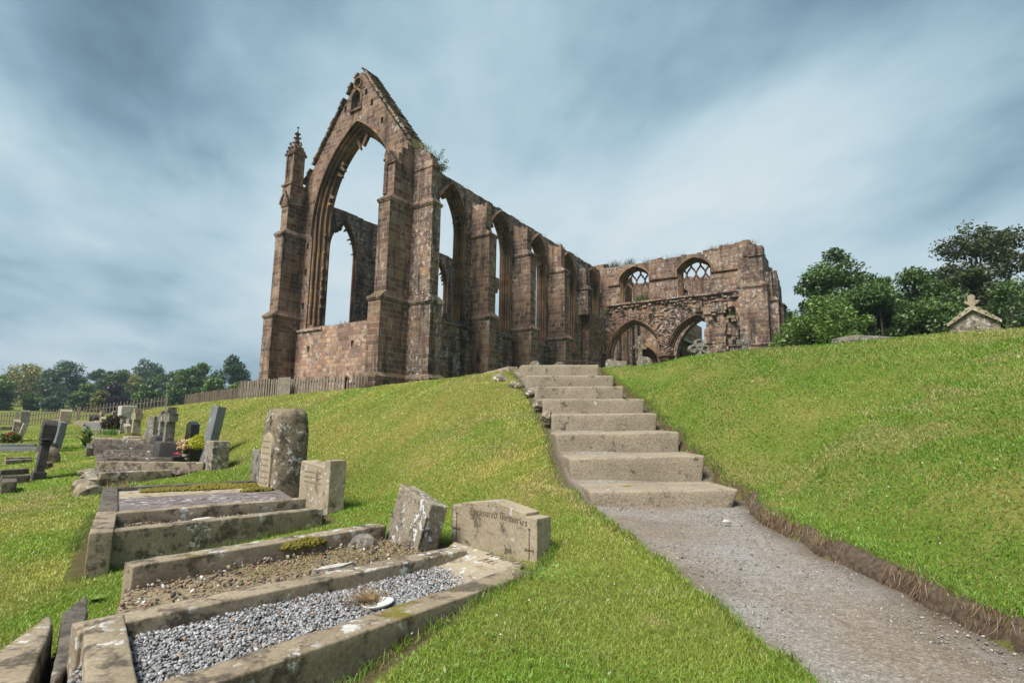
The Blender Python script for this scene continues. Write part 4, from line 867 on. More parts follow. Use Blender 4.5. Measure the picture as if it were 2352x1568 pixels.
mb.strips([[(r_*math.cos(2*PI*k/20), r_*math.sin(2*PI*k/20), z_+.006*math.cos(2*PI*k/20)) for k in range(20)] for r_, z_ in pr], True); mb.build('dish', plain('white glazed dish', (.62, .62, .6), .3, .05), dish, smooth=True)
n = 210; a = RNG.normal(2.6, 1.0, n); r0 = RNG.uniform(0, .05, n); Pn = np.stack([r0*np.cos(a)-.02, r0*np.sin(a)+.01, RNG.uniform(.01, .03, n)], 1); L = RNG.uniform(.05, .17, n)
dr = np.stack([np.cos(a)*L, np.sin(a)*L, 0*L], 1); m = RNG.random((n, 1)); o = blades('withered_stems', Pn, L*RNG.uniform(.02, .32, n), np.full(n, .004), np.full(n, .5), np.array([.36, .25, .12])*m+np.array([.20, .13, .07])*(1-m), M['grass'], droop=dr); o.parent = dish
# displaced kerb fragments in the corner
for k, (pts, h, mt, lb) in enumerate((([(0, 1250), (355, 990), (385, 1050), (215, 1503), (-80, 1560), (-200, 1420)], .2, 'kerb', 'leaning mossy kerb slab cut by the lower left corner'), ([(620, 885), (455, 1022), (375, 1450), (395, 1480), (565, 1275), (632, 1000)], .16, 'kerb_dark', 'dark displaced kerb slab wedged between mossy slab and gravel grave'))):
    pl = [Zq('1', x, y, -.01+.0*k) for x, y in pts]; o = np.mean(pl, 0); o_ = slab_mesh('kerb_fragment', pl[::-1], h, M[mt], None, .008, o, .012, .08); o_.location = o; o_.rotation_euler = (.0, [-.05, .06][k], 0); tag(o_, lb, 'broken kerb', 'broken kerb pieces'); EXC.append([(q[0], q[1]) for q in pl])
n = 500; p = scatter([(-1.95, 2.55), (-1.62, 2.2), (-1.3, 1.7), (-1.8, 1.5), (-2.1, 2.1)], n); z0 = tz(p[:, 0], p[:, 1])
tag(pebbles('leaf_litter', np.stack([p[:, 0], p[:, 1], z0+.02*RNG.random(n)+.02], 1), RNG.uniform(.006, .018, n), pcol(n, [(.20, .13, .08), (.30, .15, .1), (.1, .08, .06), (.16, .14, .06)], [.4, .2, .2, .2])), 'brown litter of broken stone and leaves between the displaced kerb slabs', 'litter', kind='stuff')
EXC.append([(-2.0, 2.6), (-1.5, 2.1), (-1.1, 1.3), (-1.9, 1.2), (-2.2, 2.0)])
# double grave in the middle
g3 = thing('gravel_grave', 'long narrow grave of brown pebbles with lichen spotted kerbs below the shouldered headstone', 'grave', (-2.4, 4.5, 0))
kerbs(g3, [((-2.70, 3.70, .10), (-1.60, 4.86, .10), .12, .30), ((-2.73, 3.66, -.2), (-1.8, 4.62, -.12), .14, .25), ((-3.08, 4.30, .12), (-1.90, 5.27, .125), .11, .32), ((-3.22, 4.42, .12), (-2.70, 3.66, .11), .13, .5)], 'kerb', .006)
g3p = [(-3.06, 4.28), (-2.62, 3.8), (-1.6, 4.95), (-1.86, 5.2)]
slab_mesh('pebble_bed', [(x, y, .0) for x, y in g3p], .1, M['soil'], g3, 0, g3.location, 0)
n = 2600; p = scatter(g3p, n); pb = pebbles('pebbles', np.stack([p[:, 0]+2.4, p[:, 1]-4.5, .0+.03*RNG.random(n)+.02*fbm(p[:, 0]*3, p[:, 1]*3, 3)], 1), RNG.uniform(.008, .016, n), pcol(n, [(.22, .175, .13), (.30, .25, .20), (.13, .105, .085), (.36, .33, .29)], [.4, .3, .2, .1]), g3); pb['kind'] = 'stuff'
rock('white_stone', 'smooth white oval stone on the brown pebble grave', 'stone', (-2.42, 4.47, .035), (.14, .07, .055), plain('white stone', (.55, .51, .44), .7, .1), 3, .8, .04)
EXC.append([(-3.31, 4.36), (-2.79, 3.60), (-1.5, 4.9), (-1.75, 5.5)])
g3b = thing('slab_grave', 'wide grave covered by a purplish stone slab, mossy along its far kerb', 'grave', (-3.1, 5.3, 0))
slp = [(-3.16, 4.44, .105), (-2.06, 5.36, .115), (-2.46, 6.0, .115), (-3.70, 5.14, .105)]
slab_mesh('ledger_slab', slp, .1, M['purple_slab'], g3b, .003, g3b.location)
slab_mesh('side_slab', [(-3.69, 5.16, .10), (-2.48, 6.02, .105), (-2.9, 6.6, .10), (-4.12, 5.74, .09)], .1, M['headstone'], g3b, .006, g3b.location)
kerbs(g3b, [((-4.22, 5.84, .115), (-2.95, 6.80, .12), .11, .34, 1, 'kerb_dark'), ((-4.24, 5.86, .115), (-3.24, 4.46, .12), .13, .46, -1 if False else 1)], 'kerb_dark', .006)
EXC.append([(-4.33, 5.84), (-3.32, 4.36), (-1.9, 5.3), (-2.1, 6.3), (-2.95, 6.88)])
for k, (t_, s_, w_, r_) in enumerate(((.52, .34, .16, 3), (.78, .38, .16, 4), (.30, .2, .1, 5), (.62, .22, .07, 6))):
    a = np.array([-4.0, 5.62]); b = np.array([-2.75, 6.52]); q = a+(b-a)*t_+np.array([.03, -.05])*(k != 3)+np.array([-.12, .12])*(k == 3)
    moss('moss_patch', ('thick golden moss patch in the middle of the mossy slab grave', 'broad golden moss patch near the rough boulder headstone', 'thin brown moss patch towards the foot of the slab grave', 'long moss strip along the far kerb of the slab grave')[k], (q[0], q[1], .10), s_, w_, .035, math.atan2(.9, 1.27), 20+r_, n=1500)
q = Zq('5', 1630, 805, .12); moss('moss_patch', 'small moss clump at the foot of the rough boulder headstone', (q[0], q[1], .115), .16, .07, .04, .6, 31, n=500)
def drygrass(lb, P, n=40, h=.12, name='dry_grass_tuft', spread=.08, c1=(.42, .26, .14), c2=(.26, .17, .08)):
    r = RNG.normal(0, spread*.4, (n, 2)); Pn = np.stack([P[0]+r[:, 0], P[1]+r[:, 1], np.full(n, P[2])], 1); m = RNG.random((n, 1))
    return tag(blades(name, Pn, RNG.uniform(.4, 1, n)*h, np.full(n, .005), RNG.uniform(.3, 1.2, n), np.array(c1)*m+np.array(c2)*(1-m), M['grass']), lb, 'dry grass', kind='stuff')
q = Zq('5', 560, 790, .1); drygrass('pinkish dry grass tuft at the foot end of the slab grave', (q[0], q[1], .1), 45, .13, spread=.22)
# rough boulder headstone with a smooth panel
hr = thing('headstone', 'tall rough boulder headstone with a smooth round-arched inscription panel', 'headstone', (-2.58, 6.30, -.02), RA+PI-.05)
mb = MB(); pf = [(-.25, -.2, -.17), (.27, -.2, -.17), (.30, -.2, .22), (-.27, -.2, .2)]
lay = [(-.2, 1.0, 1.0), (.15, 1.02, 1.05), (.4, .95, .98), (.65, .93, .95), (.82, .90, .90), (.93, .82, .82), (.985, .62, .66)]
mb.strips([[(x*s1*(1+.04*math.sin(z*9+i)), y*s2, z+.02*math.sin(i*2.1+z*7)) for i, (x, _, y) in enumerate([(-.26, 0, -.15), (0, 0, -.17), (.27, 0, -.15), (.30, 0, .0), (.27, 0, .19), (.02, 0, .22), (-.25, 0, .2), (-.28, 0, 0)])] for z, s1, s2 in lay], True)
k = len(mb.v)-8; mb.f.append(tuple(range(k, k+8)))
mb.build('boulder', M['rock'], hr, sub=.055, rough=.028, smooth=True)
mb = MB(); A = opening(0.0, .17, .06, .52, .72, 8); A = [(x, z) for x, z in A]; mb.plate(A, [], lambda p, t: (p[0], t, p[1]), -.178, -.13); pan_s = mb.build('inscription_panel', M['headstone'], hr, bevel=.005)
mb = MB(); mb.box(-.014, .014, -.165, -.10, .76, .91); mb.box(-.045, .045, -.165, -.10, .84, .865); mb.build('raised_cross', M['rock'], hr)
R = random.Random(3)
for r_ in range(8):
    mb = MB(); x = -.12; z = .62-.065*r_
    while x < .11: w_ = R.uniform(.012, .028); mb.box(x, x+w_, -.1795, -.17, z, z+.014); x += w_+.009
    mb.build('inscription', M['ink_soft'], pan_s, uv=False)
o = thing('headstone', 'thin grey slab headstone standing half hidden behind the boulder headstone', 'headstone', (-3.05, 6.82, 0), RA+PI)
mb = MB(); mb.box(-.16, .16, -.05, .05, -.2, .48); mb.build('stone', M['headstone_grey'], o, bevel=.01, sub=.1, rough=.004)
hp = thing('headstone', 'square sandstone headstone with a raised right shoulder beside the boulder headstone', 'headstone', (-1.88, 5.60, -.03), RA+PI+.02)
mb = MB(); mb.plate([(-.31, -.2), (.31, -.2), (.31, .50), (.19, .50), (.19, .43), (-.29, .47), (-.31, .45)], [], lambda p, t: (p[0], t, p[1]), -.08, .09); hp_s = mb.build('stone', M['headstone'], hp, bevel=.008, sub=.08, rough=.004)
R = random.Random(8)
for r_ in range(3):
    mb = MB(); x = -.2
    while x < .14: w_ = R.uniform(.012, .028); mb.box(x, x+w_, -.0815, -.07, .36-.05*r_, .376-.05*r_); x += w_+.01
    mb.build('inscription', M['ink_soft'], hp_s, uv=False)
# ================================================================== the further graves
RZ = RA+PI
def depth(P): return float((np.array(P)-EYE) @ FWD)
def hgt(P, vb, vt): return (vb-vt)*depth(P)/F_
def hs1(name, lb, cat, u, vb, vt, W, T_, kind, mat, yaw=RZ, tilt=(0, 0), group=None, sink=.15, rough=.004, P=None):
    P = G(u, vb) if P is None else P; H = hgt(P, vb, vt); w = W/2
    if kind == 'flat': o = [(-w, -sink), (w, -sink), (w, H), (-w, H)]
    elif kind == 'round': o = [(-w, -sink), (w, -sink), (w, H-w*.7)]+[(w*math.cos(a), H-w*.7+w*.7*math.sin(a)) for a in (.3, .7, 1.1, 1.57, 2.04, 2.44, 2.84)]+[(-w, H-w*.7)]
    elif kind == 'point': o = [(-w, -sink), (w, -sink), (w*.92, H*.7), (w*.5, H*.92), (0, H), (-w*.5, H*.92), (-w*.92, H*.7)]
    elif kind == 'slope': o = [(-w, -sink), (w, -sink), (w*.9, H*.86), (-w*.7, H)]
    elif kind == 'obelisk': o = [(-w, -sink), (w, -sink), (w*.7, H*.9), (0, H), (-w*.7, H*.9)]
    elif kind == 'cross': c = W*.17; z = H*.72; o = [(-c*1.25, -sink), (c*1.25, -sink), (c, z-c), (w, z-c), (w, z+c), (c, z+c), (c, H), (-c, H), (-c, z+c), (-w, z+c), (-w, z-c), (-c, z-c)]
    mb = MB(); mb.plate(o, [], lambda p, t: (p[0], t, p[1]), -T_/2, T_/2)
    ob = mb.build(name, M[mat], None, bevel=.01, sub=.16, rough=rough); ob.location = P; ob.rotation_euler = (tilt[1], tilt[0], yaw)
    return tag(ob, lb, cat, group)
def gkerb(lb, L, mat, fill=None, name='grave_kerb', w=.13, group='kerbed graves down the row', foot=True):
    P = [(G(*a), G(*b), h) for a, b, h in L]; o = P[0][0]; t = thing(name, lb, 'grave', o, 0, group)
    for A, B, h in P:
        z = max(A[2], B[2])+h; A = np.array([A[0], A[1], z]); B = np.array([B[0], B[1], z]); kerb_mb(A, B, w, h+.35, 1, o).build('kerb_stone', M[mat], t, bevel=.012, sub=.16, rough=.006, smooth=True)
    if len(P) > 1 and foot:
        A, B = P[0], P[1]; z = A[0][2]+A[2]; kerb_mb((B[0][0], B[0][1], z), (A[0][0], A[0][1], z), w, .6, -1, o).build('kerb_stone', M[mat], t, bevel=.012, sub=.16, rough=.006, smooth=True)
        q = [A[0], A[1], B[1], B[0]]; EXC.append([(p[0], p[1]) for p in q])
        if fill:
            zf = min(max(A[0][2], A[1][2]), max(B[0][2], B[1][2]))+.04
            slab_mesh('fill', [(p[0], p[1], zf) for p in q], .1, M['soil'], t, 0, o)
            n = 900; p = scatter(q, n); pb = pebbles('pebbles', np.stack([p[:, 0]-o[0], p[:, 1]-o[1], zf-o[2]+.02*RNG.random(n)], 1), RNG.uniform(.012, .025, n), pcol(n, fill, [.5, .3, .2]), t); pb['kind'] = 'stuff'
    return t
BR = [(.16, .125, .10), (.22, .18, .15), (.28, .24, .21)]
gkerb('sandstone kerbed grave beyond the grass strip, leading to the white spotted headstone', [((227, 1120), (395, 1097), .12), ((214, 1095), (466, 1080), .13)], 'kerb', BR)
for k, (x, y, s, mt, lb) in enumerate(((205, 1120, .34, 'kerb', 'toppled pale stone block at the end of the sandstone kerbed grave'), (214, 1100, .3, 'headstone_grey', 'grey squared block heaped on the kerb corner blocks'), (200, 1093, .26, 'kerb', 'small corner block behind the heaped kerb blocks'), (203, 1136, .36, 'kerb', 'flat footing block under the toppled pale block'))):
    P = G(x, y); rock('stone_block', lb, 'stone block', P, (s, s*.7, s*.6), M[mt], 90+k, .7+.3*k, .03, 'heaped kerb blocks', 2)
gkerb('dark kerbed grave filled with pebbles before the plinth cross', [((240, 1072), (402, 1063), .10), ((236, 1050), (358, 1045), .10)], 'kerb_dark', BR)
gkerb('tall black kerbed grave behind the pebble filled dark grave', [((213, 1048), (359, 1041), .20), ((211, 1031), (354, 1027.5), .16)], 'kerb_dark', None)
gkerb('brown lichened kerb behind the tall black kerbs', [((210, 1023), (323, 1019), .13)], 'kerb', None, foot=False)
gkerb('low sandstone kerb in front of the blue grey ledger grave', [((207, 1000), (274, 998.5), .16)], 'kerb', None, foot=False)
gkerb('blue grey ledger grave in the middle of the row', [((206, 991), (250, 990), .17), ((195.5, 986), (248, 980), .14)], 'slate', None)
gkerb('farthest sandstone kerbs at the end of the row', [((197, 979.5), (252, 978), .16), ((173, 975), (223, 973.5), .13)], 'kerb', None)
hs1('headstone', 'white lichen spotted square headstone with yellow stained foot', 'headstone', 494, 1078, 1013, .46, .26, 'flat', 'headstone_lichen')
hs1('headstone', 'tall plain grey slate headstone tilting to the right', 'headstone', 472, 1062, 932, .40, .15, 'flat', 'slate', tilt=(0, .0), rough=.001).rotation_euler = (math.radians(-7), math.radians(3), RZ)
o = hs1('headstone', 'black polished granite headstone with a pitched top', 'headstone', 437, 1040, 968, .52, .17, 'obelisk', 'granite', rough=0)
def crossth(lb, u, vb, vp, vt, W, mat, pm, pw=.52):
    P = G(u, vb); Hp, H = hgt(P, vb, vp), hgt(P, vb, vt); t = thing('cross', lb, 'stone cross', P, RZ)
    mb = MB(); mb.hexa([(-pw/2, -pw/2*.8, -.15), (pw/2, -pw/2*.8, -.15), (pw/2, pw/2*.8, -.15), (-pw/2, pw/2*.8, -.15)], [(-pw*.36, -pw*.3, Hp), (pw*.36, -pw*.3, Hp), (pw*.36, pw*.3, Hp), (-pw*.36, pw*.3, Hp)]); mb.build('plinth', M[pm], t, bevel=.03, sub=.12, rough=.01, smooth=True)
    c = W*.17; w = W/2; z = Hp+(H-Hp)*.70; o = [(-c*1.2, Hp-.01), (c*1.2, Hp-.01), (c, z-c), (w, z-c), (w, z+c), (c, z+c), (c, H), (-c, H), (-c, z+c), (-w, z+c), (-w, z-c), (-c, z-c)]
    mb = MB(); mb.plate(o, [], lambda p, t_: (p[0], t_, p[1]), -c*.95, c*.95); mb.build('shaft', M[mat], t, bevel=.012, sub=.16, rough=.004); return t
crossth('grey stone cross on a wide blackened inscribed plinth', 382, 1052, 1014, 936, .52, 'headstone_grey', 'headstone_black', .66)
crossth('darker stone cross on a round black boulder base behind the plinth cross', 368, 1036, 1000, 944, .50, 'headstone_grey', 'headstone_black', .6)
hs1('headstone', 'rough edged grey slab headstone left of the two crosses', 'headstone', 353, 1014, 955.6, .6, .22, 'flat', 'headstone_grey', rough=.012)
hs1('headstone', 'leaning grey headstone behind the rough edged slab', 'headstone', 341, 1013, 962, .6, .12, 'flat', 'headstone_grey', tilt=(0, -.06))
hs1('headstone', 'thin dark headstone leaning left at the back of the grey slabs', 'headstone', 334, 1010, 978, .5, .1, 'slope', 'headstone_grey', tilt=(0, -.2))
o = crossth('tall brown cross with a mossy block base', 309, 1011, 1000, 938, .62, 'headstone', 'headstone', .8)
P = G(309, 1011); moss('moss_cushion', 'green moss cushion on the block base of the tall brown cross', (P[0], P[1]-.1, P[2]+hgt(P, 1011, 1000)), .22, .2, .12, 0, 50, n=500)
hs1('headstone', 'pale rock faced monument standing above all other far headstones', 'headstone', 290, 966, 933, .9, .62, 'flat', 'pale_rock', rough=.05)
hs1('headstone', 'pointed stone leaning beside the tall brown cross', 'headstone', 297, 1001, 973, .5, .16, 'slope', 'headstone', tilt=(0, .25))
hs1('cross', 'short grey cross behind the dark shrub', 'stone cross', 281.5, 988, 960, .5, .16, 'cross', 'headstone_grey')
hs1('headstone', 'slim pale upright stone right of the short grey cross', 'headstone', 294, 990, 961, .5, .12, 'flat', 'headstone_lichen')
hs1('headstone', 'small round topped stone between short cross and slim stone', 'headstone', 287.5, 990, 972, .4, .15, 'round', 'headstone_grey')
hs1('headstone', 'slim leaning stone in front of the picket fence left of the shrub', 'headstone', 263, 976, 955, .45, .16, 'flat', 'headstone')
hs1('headstone', 'stepped post-like stone just behind the slim leaning stone', 'headstone', 262, 972, 945, .4, .25, 'flat', 'headstone_grey')
hs1('headstone', 'small triangular rough headstone near the far fence', 'headstone', 241, 974, 957, .9, .35, 'point', 'headstone')
crossth('pale cross on a low block right of the twin dark stones', 232, 974, 966, 942, .5, 'headstone', 'headstone', .9)
hs1('headstone', 'twin dark carved stone before the fence, left one', 'headstone', 213.5, 971, 952, .5, .4, 'round', 'headstone_black', rough=.03)
hs1('headstone', 'twin dark carved stone before the fence, right one', 'headstone', 221, 971, 953, .5, .4, 'round', 'headstone_black', rough=.03)
hs1('stone_pillar', 'weathered brown stone pillar standing against the far fence', 'stone pillar', 270, 966, 944, .4, .4, 'flat', 'headstone')
# left row
bl = thing('headstone', 'blackened ornate pillar headstone seen edge-on near the left border', 'headstone', G(86, 1100), RZ)
P = np.array(bl.location[:]); H = hgt(P, 1104, 972)
mb = MB(); mb.box(-.24, .24, -.085, .085, -.3, .12); mb.build('base', M['headstone_black'], bl, bevel=.01, sub=.15, rough=.004)
mb = MB(); mb.box(-.19, .19, -.055, .055, .12, H*.66); mb.box(-.22, .22, -.075, .075, H*.60, H*.64); mb.build('shaft', M['headstone_black'], bl, bevel=.008, sub=.15, rough=.003)
mb = MB(); mb.box(-.24, .24, -.085, .085, H*.66, H*.70); mb.plate([(-.22, H*.70), (.22, H*.70), (.22, H*.93)]+[(.22*math.cos(a), H*.93+.09*math.sin(a)) for a in (.5, 1.0, 1.57, 2.1, 2.6)]+[(-.22, H*.93)], [], lambda p, t: (p[0], t, p[1]), -.09, .09); mb.build('head', M['headstone_black'], bl, bevel=.01, sub=.12, rough=.008)
bl.rotation_euler = (math.radians(-4), math.radians(-2), RZ)
hs1('headstone', 'smooth blue grey slate headstone with curved tilted edge', 'headstone', 128, 1031, 969, .7, .16, 'flat', 'slate', tilt=(.04, -.10), rough=0)
crossth('dark cross behind the blackened pillar headstone', 108, 1038, 1018, 966, .55, 'headstone_black', 'headstone_black', .6)
P = G(108, 1064); rock('boulder', 'round pinkish boulder at the foot of the blackened pillar headstone', 'boulder', P, (.34, .36, .42), stone('pinkish boulder', (.22, .16, .13), (.33, .25, .21), la=.3), 7, 0, .1)
hs1('headstone', 'pale buff headstone slab leaning left in the left row', 'headstone', 41, 1014, 971, .6, .14, 'flat', 'pale_rock' if False else 'headstone', tilt=(0, -.22), rough=.001)
hs1('headstone', 'lichened headstone directly behind the leaning buff slab', 'headstone', 33, 1013, 962, .7, .2, 'slope', 'headstone_lichen')
hs1('headstone', 'short brown headstone at the left picture border', 'headstone', 4, 1017, 998, .5, .12, 'point', 'headstone')
hs1('stone_pillar', 'dark stone gatepost with pale capstone in the far fence', 'stone pillar', 54, 977, 942, .6, .55, 'obelisk', 'headstone_grey')
hs1('headstone', 'tall pointed obelisk stone at the far fence', 'headstone', 148, 975, 941, .75, .6, 'obelisk', 'headstone')
hs1('headstone', 'brown stone with broken top behind the slate headstone', 'headstone', 122, 1000, 963, .5, .2, 'slope', 'headstone')
hs1('headstone', 'narrow dark stone right of the curved slate headstone', 'headstone', 139, 1000, 969, .4, .2, 'flat', 'headstone_black')
hs1('headstone', 'small grey stone at the foot of the narrow dark stone', 'headstone', 143.5, 1005, 981, .35, .12, 'slope', 'headstone_grey')
gl = 'kerbed graves of the left row'
gkerb('left row grave edged by a polished blue grey kerb', [((0, 1038), (84, 1036), .10), ((0, 1030), (80, 1027), .10)], 'slate', BR, group=gl, foot=False)
gkerb('left row grave of dark pebbles behind the ornate black pillar headstone', [((12, 1068), (75, 1062), .08), ((12, 1062), (72, 1057), .08)], 'kerb', BR, group=gl, foot=False)
gkerb('dark low kerb crossing the grass left of the black pillar base', [((0, 1097), (66, 1088), .10)], 'kerb_dark', None, group=gl, foot=False)
gkerb('second dark low kerb nearer the left border', [((0, 1116), (68, 1108), .12)], 'kerb_dark', None, group=gl, foot=False)
gkerb('dark flat kerb block ending the left row nearest the viewer', [((0, 1136), (36, 1132), .16)], 'kerb_dark', None, group=gl, foot=False, w=.5)
gkerb('far low kerbs in the left row beyond the leaning buff slab', [((0, 988), (60, 985), .15)], 'kerb', None, group=gl, foot=False)
gkerb('low kerb fragment on the lawn right of the pink boulder', [((100, 1078), (122, 1073), .10), ], 'kerb', None, group=gl, foot=False)
# flowers, pots and plants among the graves
M['stem'] = M['leaf']
P = G(424, 1066); fl = thing('flower_vase', 'white urn of peach carnations on the dark kerb', 'flowers', P)
mb = MB(); pr = [(.05, 0), (.08, .05), (.09, .12), (.07, .17), (.085, .19), (.07, .19)]; mb.strips([[(r_*math.cos(2*PI*k/14), r_*math.sin(2*PI*k/14), z_) for k in range(14)] for r_, z_ in pr], True); mb.build('urn', plain('stone urn', (.45, .42, .37), .7, .15), fl, smooth=True)
def flowerheads(name, parent, n, R0, zc, zr, r, cols):
    q = RNG.normal(size=(n, 3)); q /= np.linalg.norm(q, axis=1)[:, None]; q *= RNG.uniform(.5, 1, (n, 1)); P_ = q*[R0, R0, zr]+[0, 0, zc]
    m = RNG.choice(len(cols), n); k = 14
    for j in range(n):
        off = RNG.normal(size=(k, 3)); off /= np.linalg.norm(off, axis=1)[:, None]
        pebbles('flower_head', P_[j]+off*r*.8, np.full(k, r*.5), np.array([cols[m[j]]])*RNG.uniform(.8, 1.2, (k, 1)), parent)
flowerheads('flower_heads', fl, 22, .19, .36, .12, .034, [(.75, .48, .30), (.80, .62, .42), (.72, .40, .26)])
n = 60; a = RNG.uniform(0, 2*PI, n); L = RNG.uniform(.15, .32, n); o = blades('stems', np.zeros((n, 3))+[0, 0, .15], L*.8, np.full(n, .012), np.full(n, .5), np.tile([.06, .10, .03], (n, 1)), M['leaf'], droop=np.stack([np.cos(a)*L*.5, np.sin(a)*L*.5, 0*a], 1)); o.parent = fl
P = G(410, 1067); fb = thing('flower_box', 'black square grave vase with red roses left of the urn', 'flowers', P, .7)
mb = MB(); mb.box(-.12, .12, -.12, .12, 0, .16); mb.build('vase', M['granite'], fb, bevel=.01); flowerheads('flower_heads', fb, 6, .09, .19, .04, .025, [(.45, .02, .04), (.5, .05, .15), (.7, .45, .35)])
P = G(452, 1063); cp = thing('potted_conifer', 'yellow green dwarf conifer in a black square pot', 'potted shrub', P, .7); H = hgt(P, 1063, 1000)
mb = MB(); mb.hexa([(-.15, -.15, 0), (.15, -.15, 0), (.15, .15, 0), (-.15, .15, 0)], [(-.19, -.19, .26), (.19, -.19, .26), (.19, .19, .26), (-.19, .19, .26)]); mb.build('pot', M['granite'], cp, bevel=.01)
def leafcloud(name, parent, C, Rr, n, size, cols, mat='leaf', o=(0, 0, 0), cone=0):
    q = RNG.normal(size=(n, 3)); q /= np.linalg.norm(q, axis=1)[:, None]; rr = RNG.uniform(.55, 1.05, (n, 1)); P_ = q*rr
    if cone: P_[:, :2] *= np.clip(1-cone*(P_[:, 2:3]*.5+.5), .08, 1)
    cl = fbm(P_[:, 0]*3+P_[:, 2]*2, P_[:, 1]*3-P_[:, 2], n % 91); P_ = P_[cl > .36]; n = len(P_); P_ = P_*Rr+np.array(C)
    return leaves(name, P_, size, cols, mat, parent)
def leaves(name, P_, size, cols, mat='leaf', parent=None, up=.35, w=None):
    n = len(P_); N_ = RNG.normal(size=(n, 3)); N_[:, 2] = np.abs(N_[:, 2])+up; N_ /= np.linalg.norm(N_, axis=1)[:, None]
    A = np.cross(N_, RNG.normal(size=(n, 3))); A /= np.linalg.norm(A, axis=1)[:, None]; B = np.cross(N_, A); s = (size*RNG.uniform(.6, 1.3, n))[:, None]
    V = np.stack([P_-A*s, P_-B*s*.5+N_*s*.1, P_+A*s, P_+B*s*.5+N_*s*.1], 1).reshape(-1, 3); F = np.arange(n*4).reshape(-1, 4)
    m = RNG.random((n, 1)) if w is None else w; C = np.array(cols[0])*m+np.array(cols[1])*(1-m); C = C*RNG.uniform(.7, 1.3, (n, 1))
    return mesh_np(name, V, F, M[mat], parent, np.repeat(C, 4, 0))
leafcloud('foliage', cp, (0, 0, .25+(H-.25)*.5), (.34, .34, (H-.25)*.55), 5200, .022, [(.62, .60, .04), (.34, .40, .03)], cone=.75)
P = G(263, 990); leafcloud('shrub', None, P+[0, 0, .3], (.5, .5, .36), 3600, .045, [(.035, .055, .02), (.10, .065, .03)]); o = bpy.data.objects['shrub']; tag(o, 'low dark green shrub between the far kerbs and short cross', 'shrub')
P = G(196, 1026); mu = thing('mullein_plant', 'tall pale green mullein with big upright leaves at the foot of the kerbs', 'plant', P); H = hgt(P, 1026, 980)
mb = MB(); mb.tube([(0, 0, 0), (.03, 0, H*.95)], [.03, .012], 5); mb.build('stem', plain('pale green stem', (.2, .27, .1)), mu)
n = 60; t = RNG.random(n); a = RNG.uniform(0, 2*PI, n); L = .34*(1-t)+.08; Pn = np.stack([0*t, 0*t, t*H*.92], 1); o = blades('leaves', Pn, L*.8+.05, L*.45, np.full(n, .5), np.array([.26, .34, .12])*RNG.uniform(.7, 1.2, (n, 1)), M['leaf'], yaw=a+PI/2, droop=np.stack([np.cos(a)*L*(1-.6*t), np.sin(a)*L*(1-.6*t), 0*a], 1)); o.parent = mu
P = G(337, 1020); drygrass('straw coloured dry grass tuft below the rough edged slab headstone', P, 60, .45, spread=.3)
P = G(268, 998); n = 500; r_ = RNG.normal(0, .35, (n, 2)); tag(blades('grass_tuft', np.stack([P[0]+r_[:, 0], P[1]+r_[:, 1], np.full(n, P[2])], 1), RNG.uniform(.1, .3, n), np.full(n, .02), RNG.uniform(.1, .5, n), np.array([.10, .20, .03])*RNG.uniform(.7, 1.3, (n, 1)), M['grass']), 'tall bright grass tuft on a grave in front of the dark shrub', 'grass tuft', kind='stuff')
P = G(20, 1018); fr = thing('flower_bed', 'red flowers and yellow green shrubs beside the lichened left headstone', 'flowers', P); leafcloud('foliage', fr, (0, 0, .18), (.3, .3, .2), 1200, .04, [(.18, .20, .03), (.05, .08, .02)]); flowerheads('flower_heads', fr, 10, .22, .28, .08, .04, [(.55, .02, .02), (.6, .05, .03)])
# ================================================================== fences
def fence(lb, pts, H, pale_w, gap, post_every, mat, pmat, rails=(.3, .75), th=.03, jitter=.03, tops=.06, group=None, sinkz=0, boards=None):
    t = thing('picket_fence', lb, 'fence', pts[0], 0, group); o = np.array(pts[0]); rl = MB(); mbp = MB()
    for A, B in zip(pts[:-1], pts[1:]):
        A, B = np.array(A, float), np.array(B, float); d = B-A; L = np.linalg.norm(d[:2]); d2 = d[:2]/L; nr = np.array([-d2[1], d2[0]]); n = int(L/(pale_w+gap))
        for k in range(n):
            s = (k+.5)/n; c = A+d*s; w = pale_w/2*RNG.uniform(.8, 1.2); h = H*RNG.uniform(1-jitter, 1+jitter)+(tops if k % 2 == 0 else 0); ln = RNG.normal(0, .012, 2)
            b = [c-o+np.array([*(d2*x+nr*y), -.25]) for x, y in ((-w, -th/2-.04), (w, -th/2-.04), (w, th/2-.04), (-w, th/2-.04))]
            tp = [q+np.array([ln[0], ln[1], h+.25]) for q in b]; mbp.hexa(b, tp)
        for z in rails:
            q = [np.array([*(nr*y), z*H+zz]) for y, zz in ((-.005, -.04), (.055, -.04), (.055, .04), (-.005, .04))]
            rl.hexa([A-o+q[0], B-o+q[0], B-o+q[1], A-o+q[1]], [A-o+q[3], B-o+q[3], B-o+q[2], A-o+q[2]])
        m = max(1, int(round(L/post_every)))
        for k in range(m+1):
            if k == m and B is not pts[-1] and not np.allclose(B, pts[-1]): continue
            c = A+d*k/m; p = MB(); p.box(*sum([[c[0]-o[0]-.07, c[0]-o[0]+.07], [c[1]-o[1]-.07, c[1]-o[1]+.07]], []), c[2]-o[2]-.4, c[2]-o[2]+H+.06); p.build('post', M[pmat], t)
    x = mbp.build('pales', M[mat], t); rl.build('rails', M[mat], t)
    return t
def gp(u, y, dz=0): P = at(u, 960, y); return np.array([P[0], y, float(tz(P[0], y))+dz])
fence('long weathered picket fence closing the graveyard beside the field', [gp(-120, 53), gp(40, 51), gp(180, 49), gp(380, 47)], 1.10, .085, .26, 7.5, 'wood', 'wood', rails=(.28, .72))
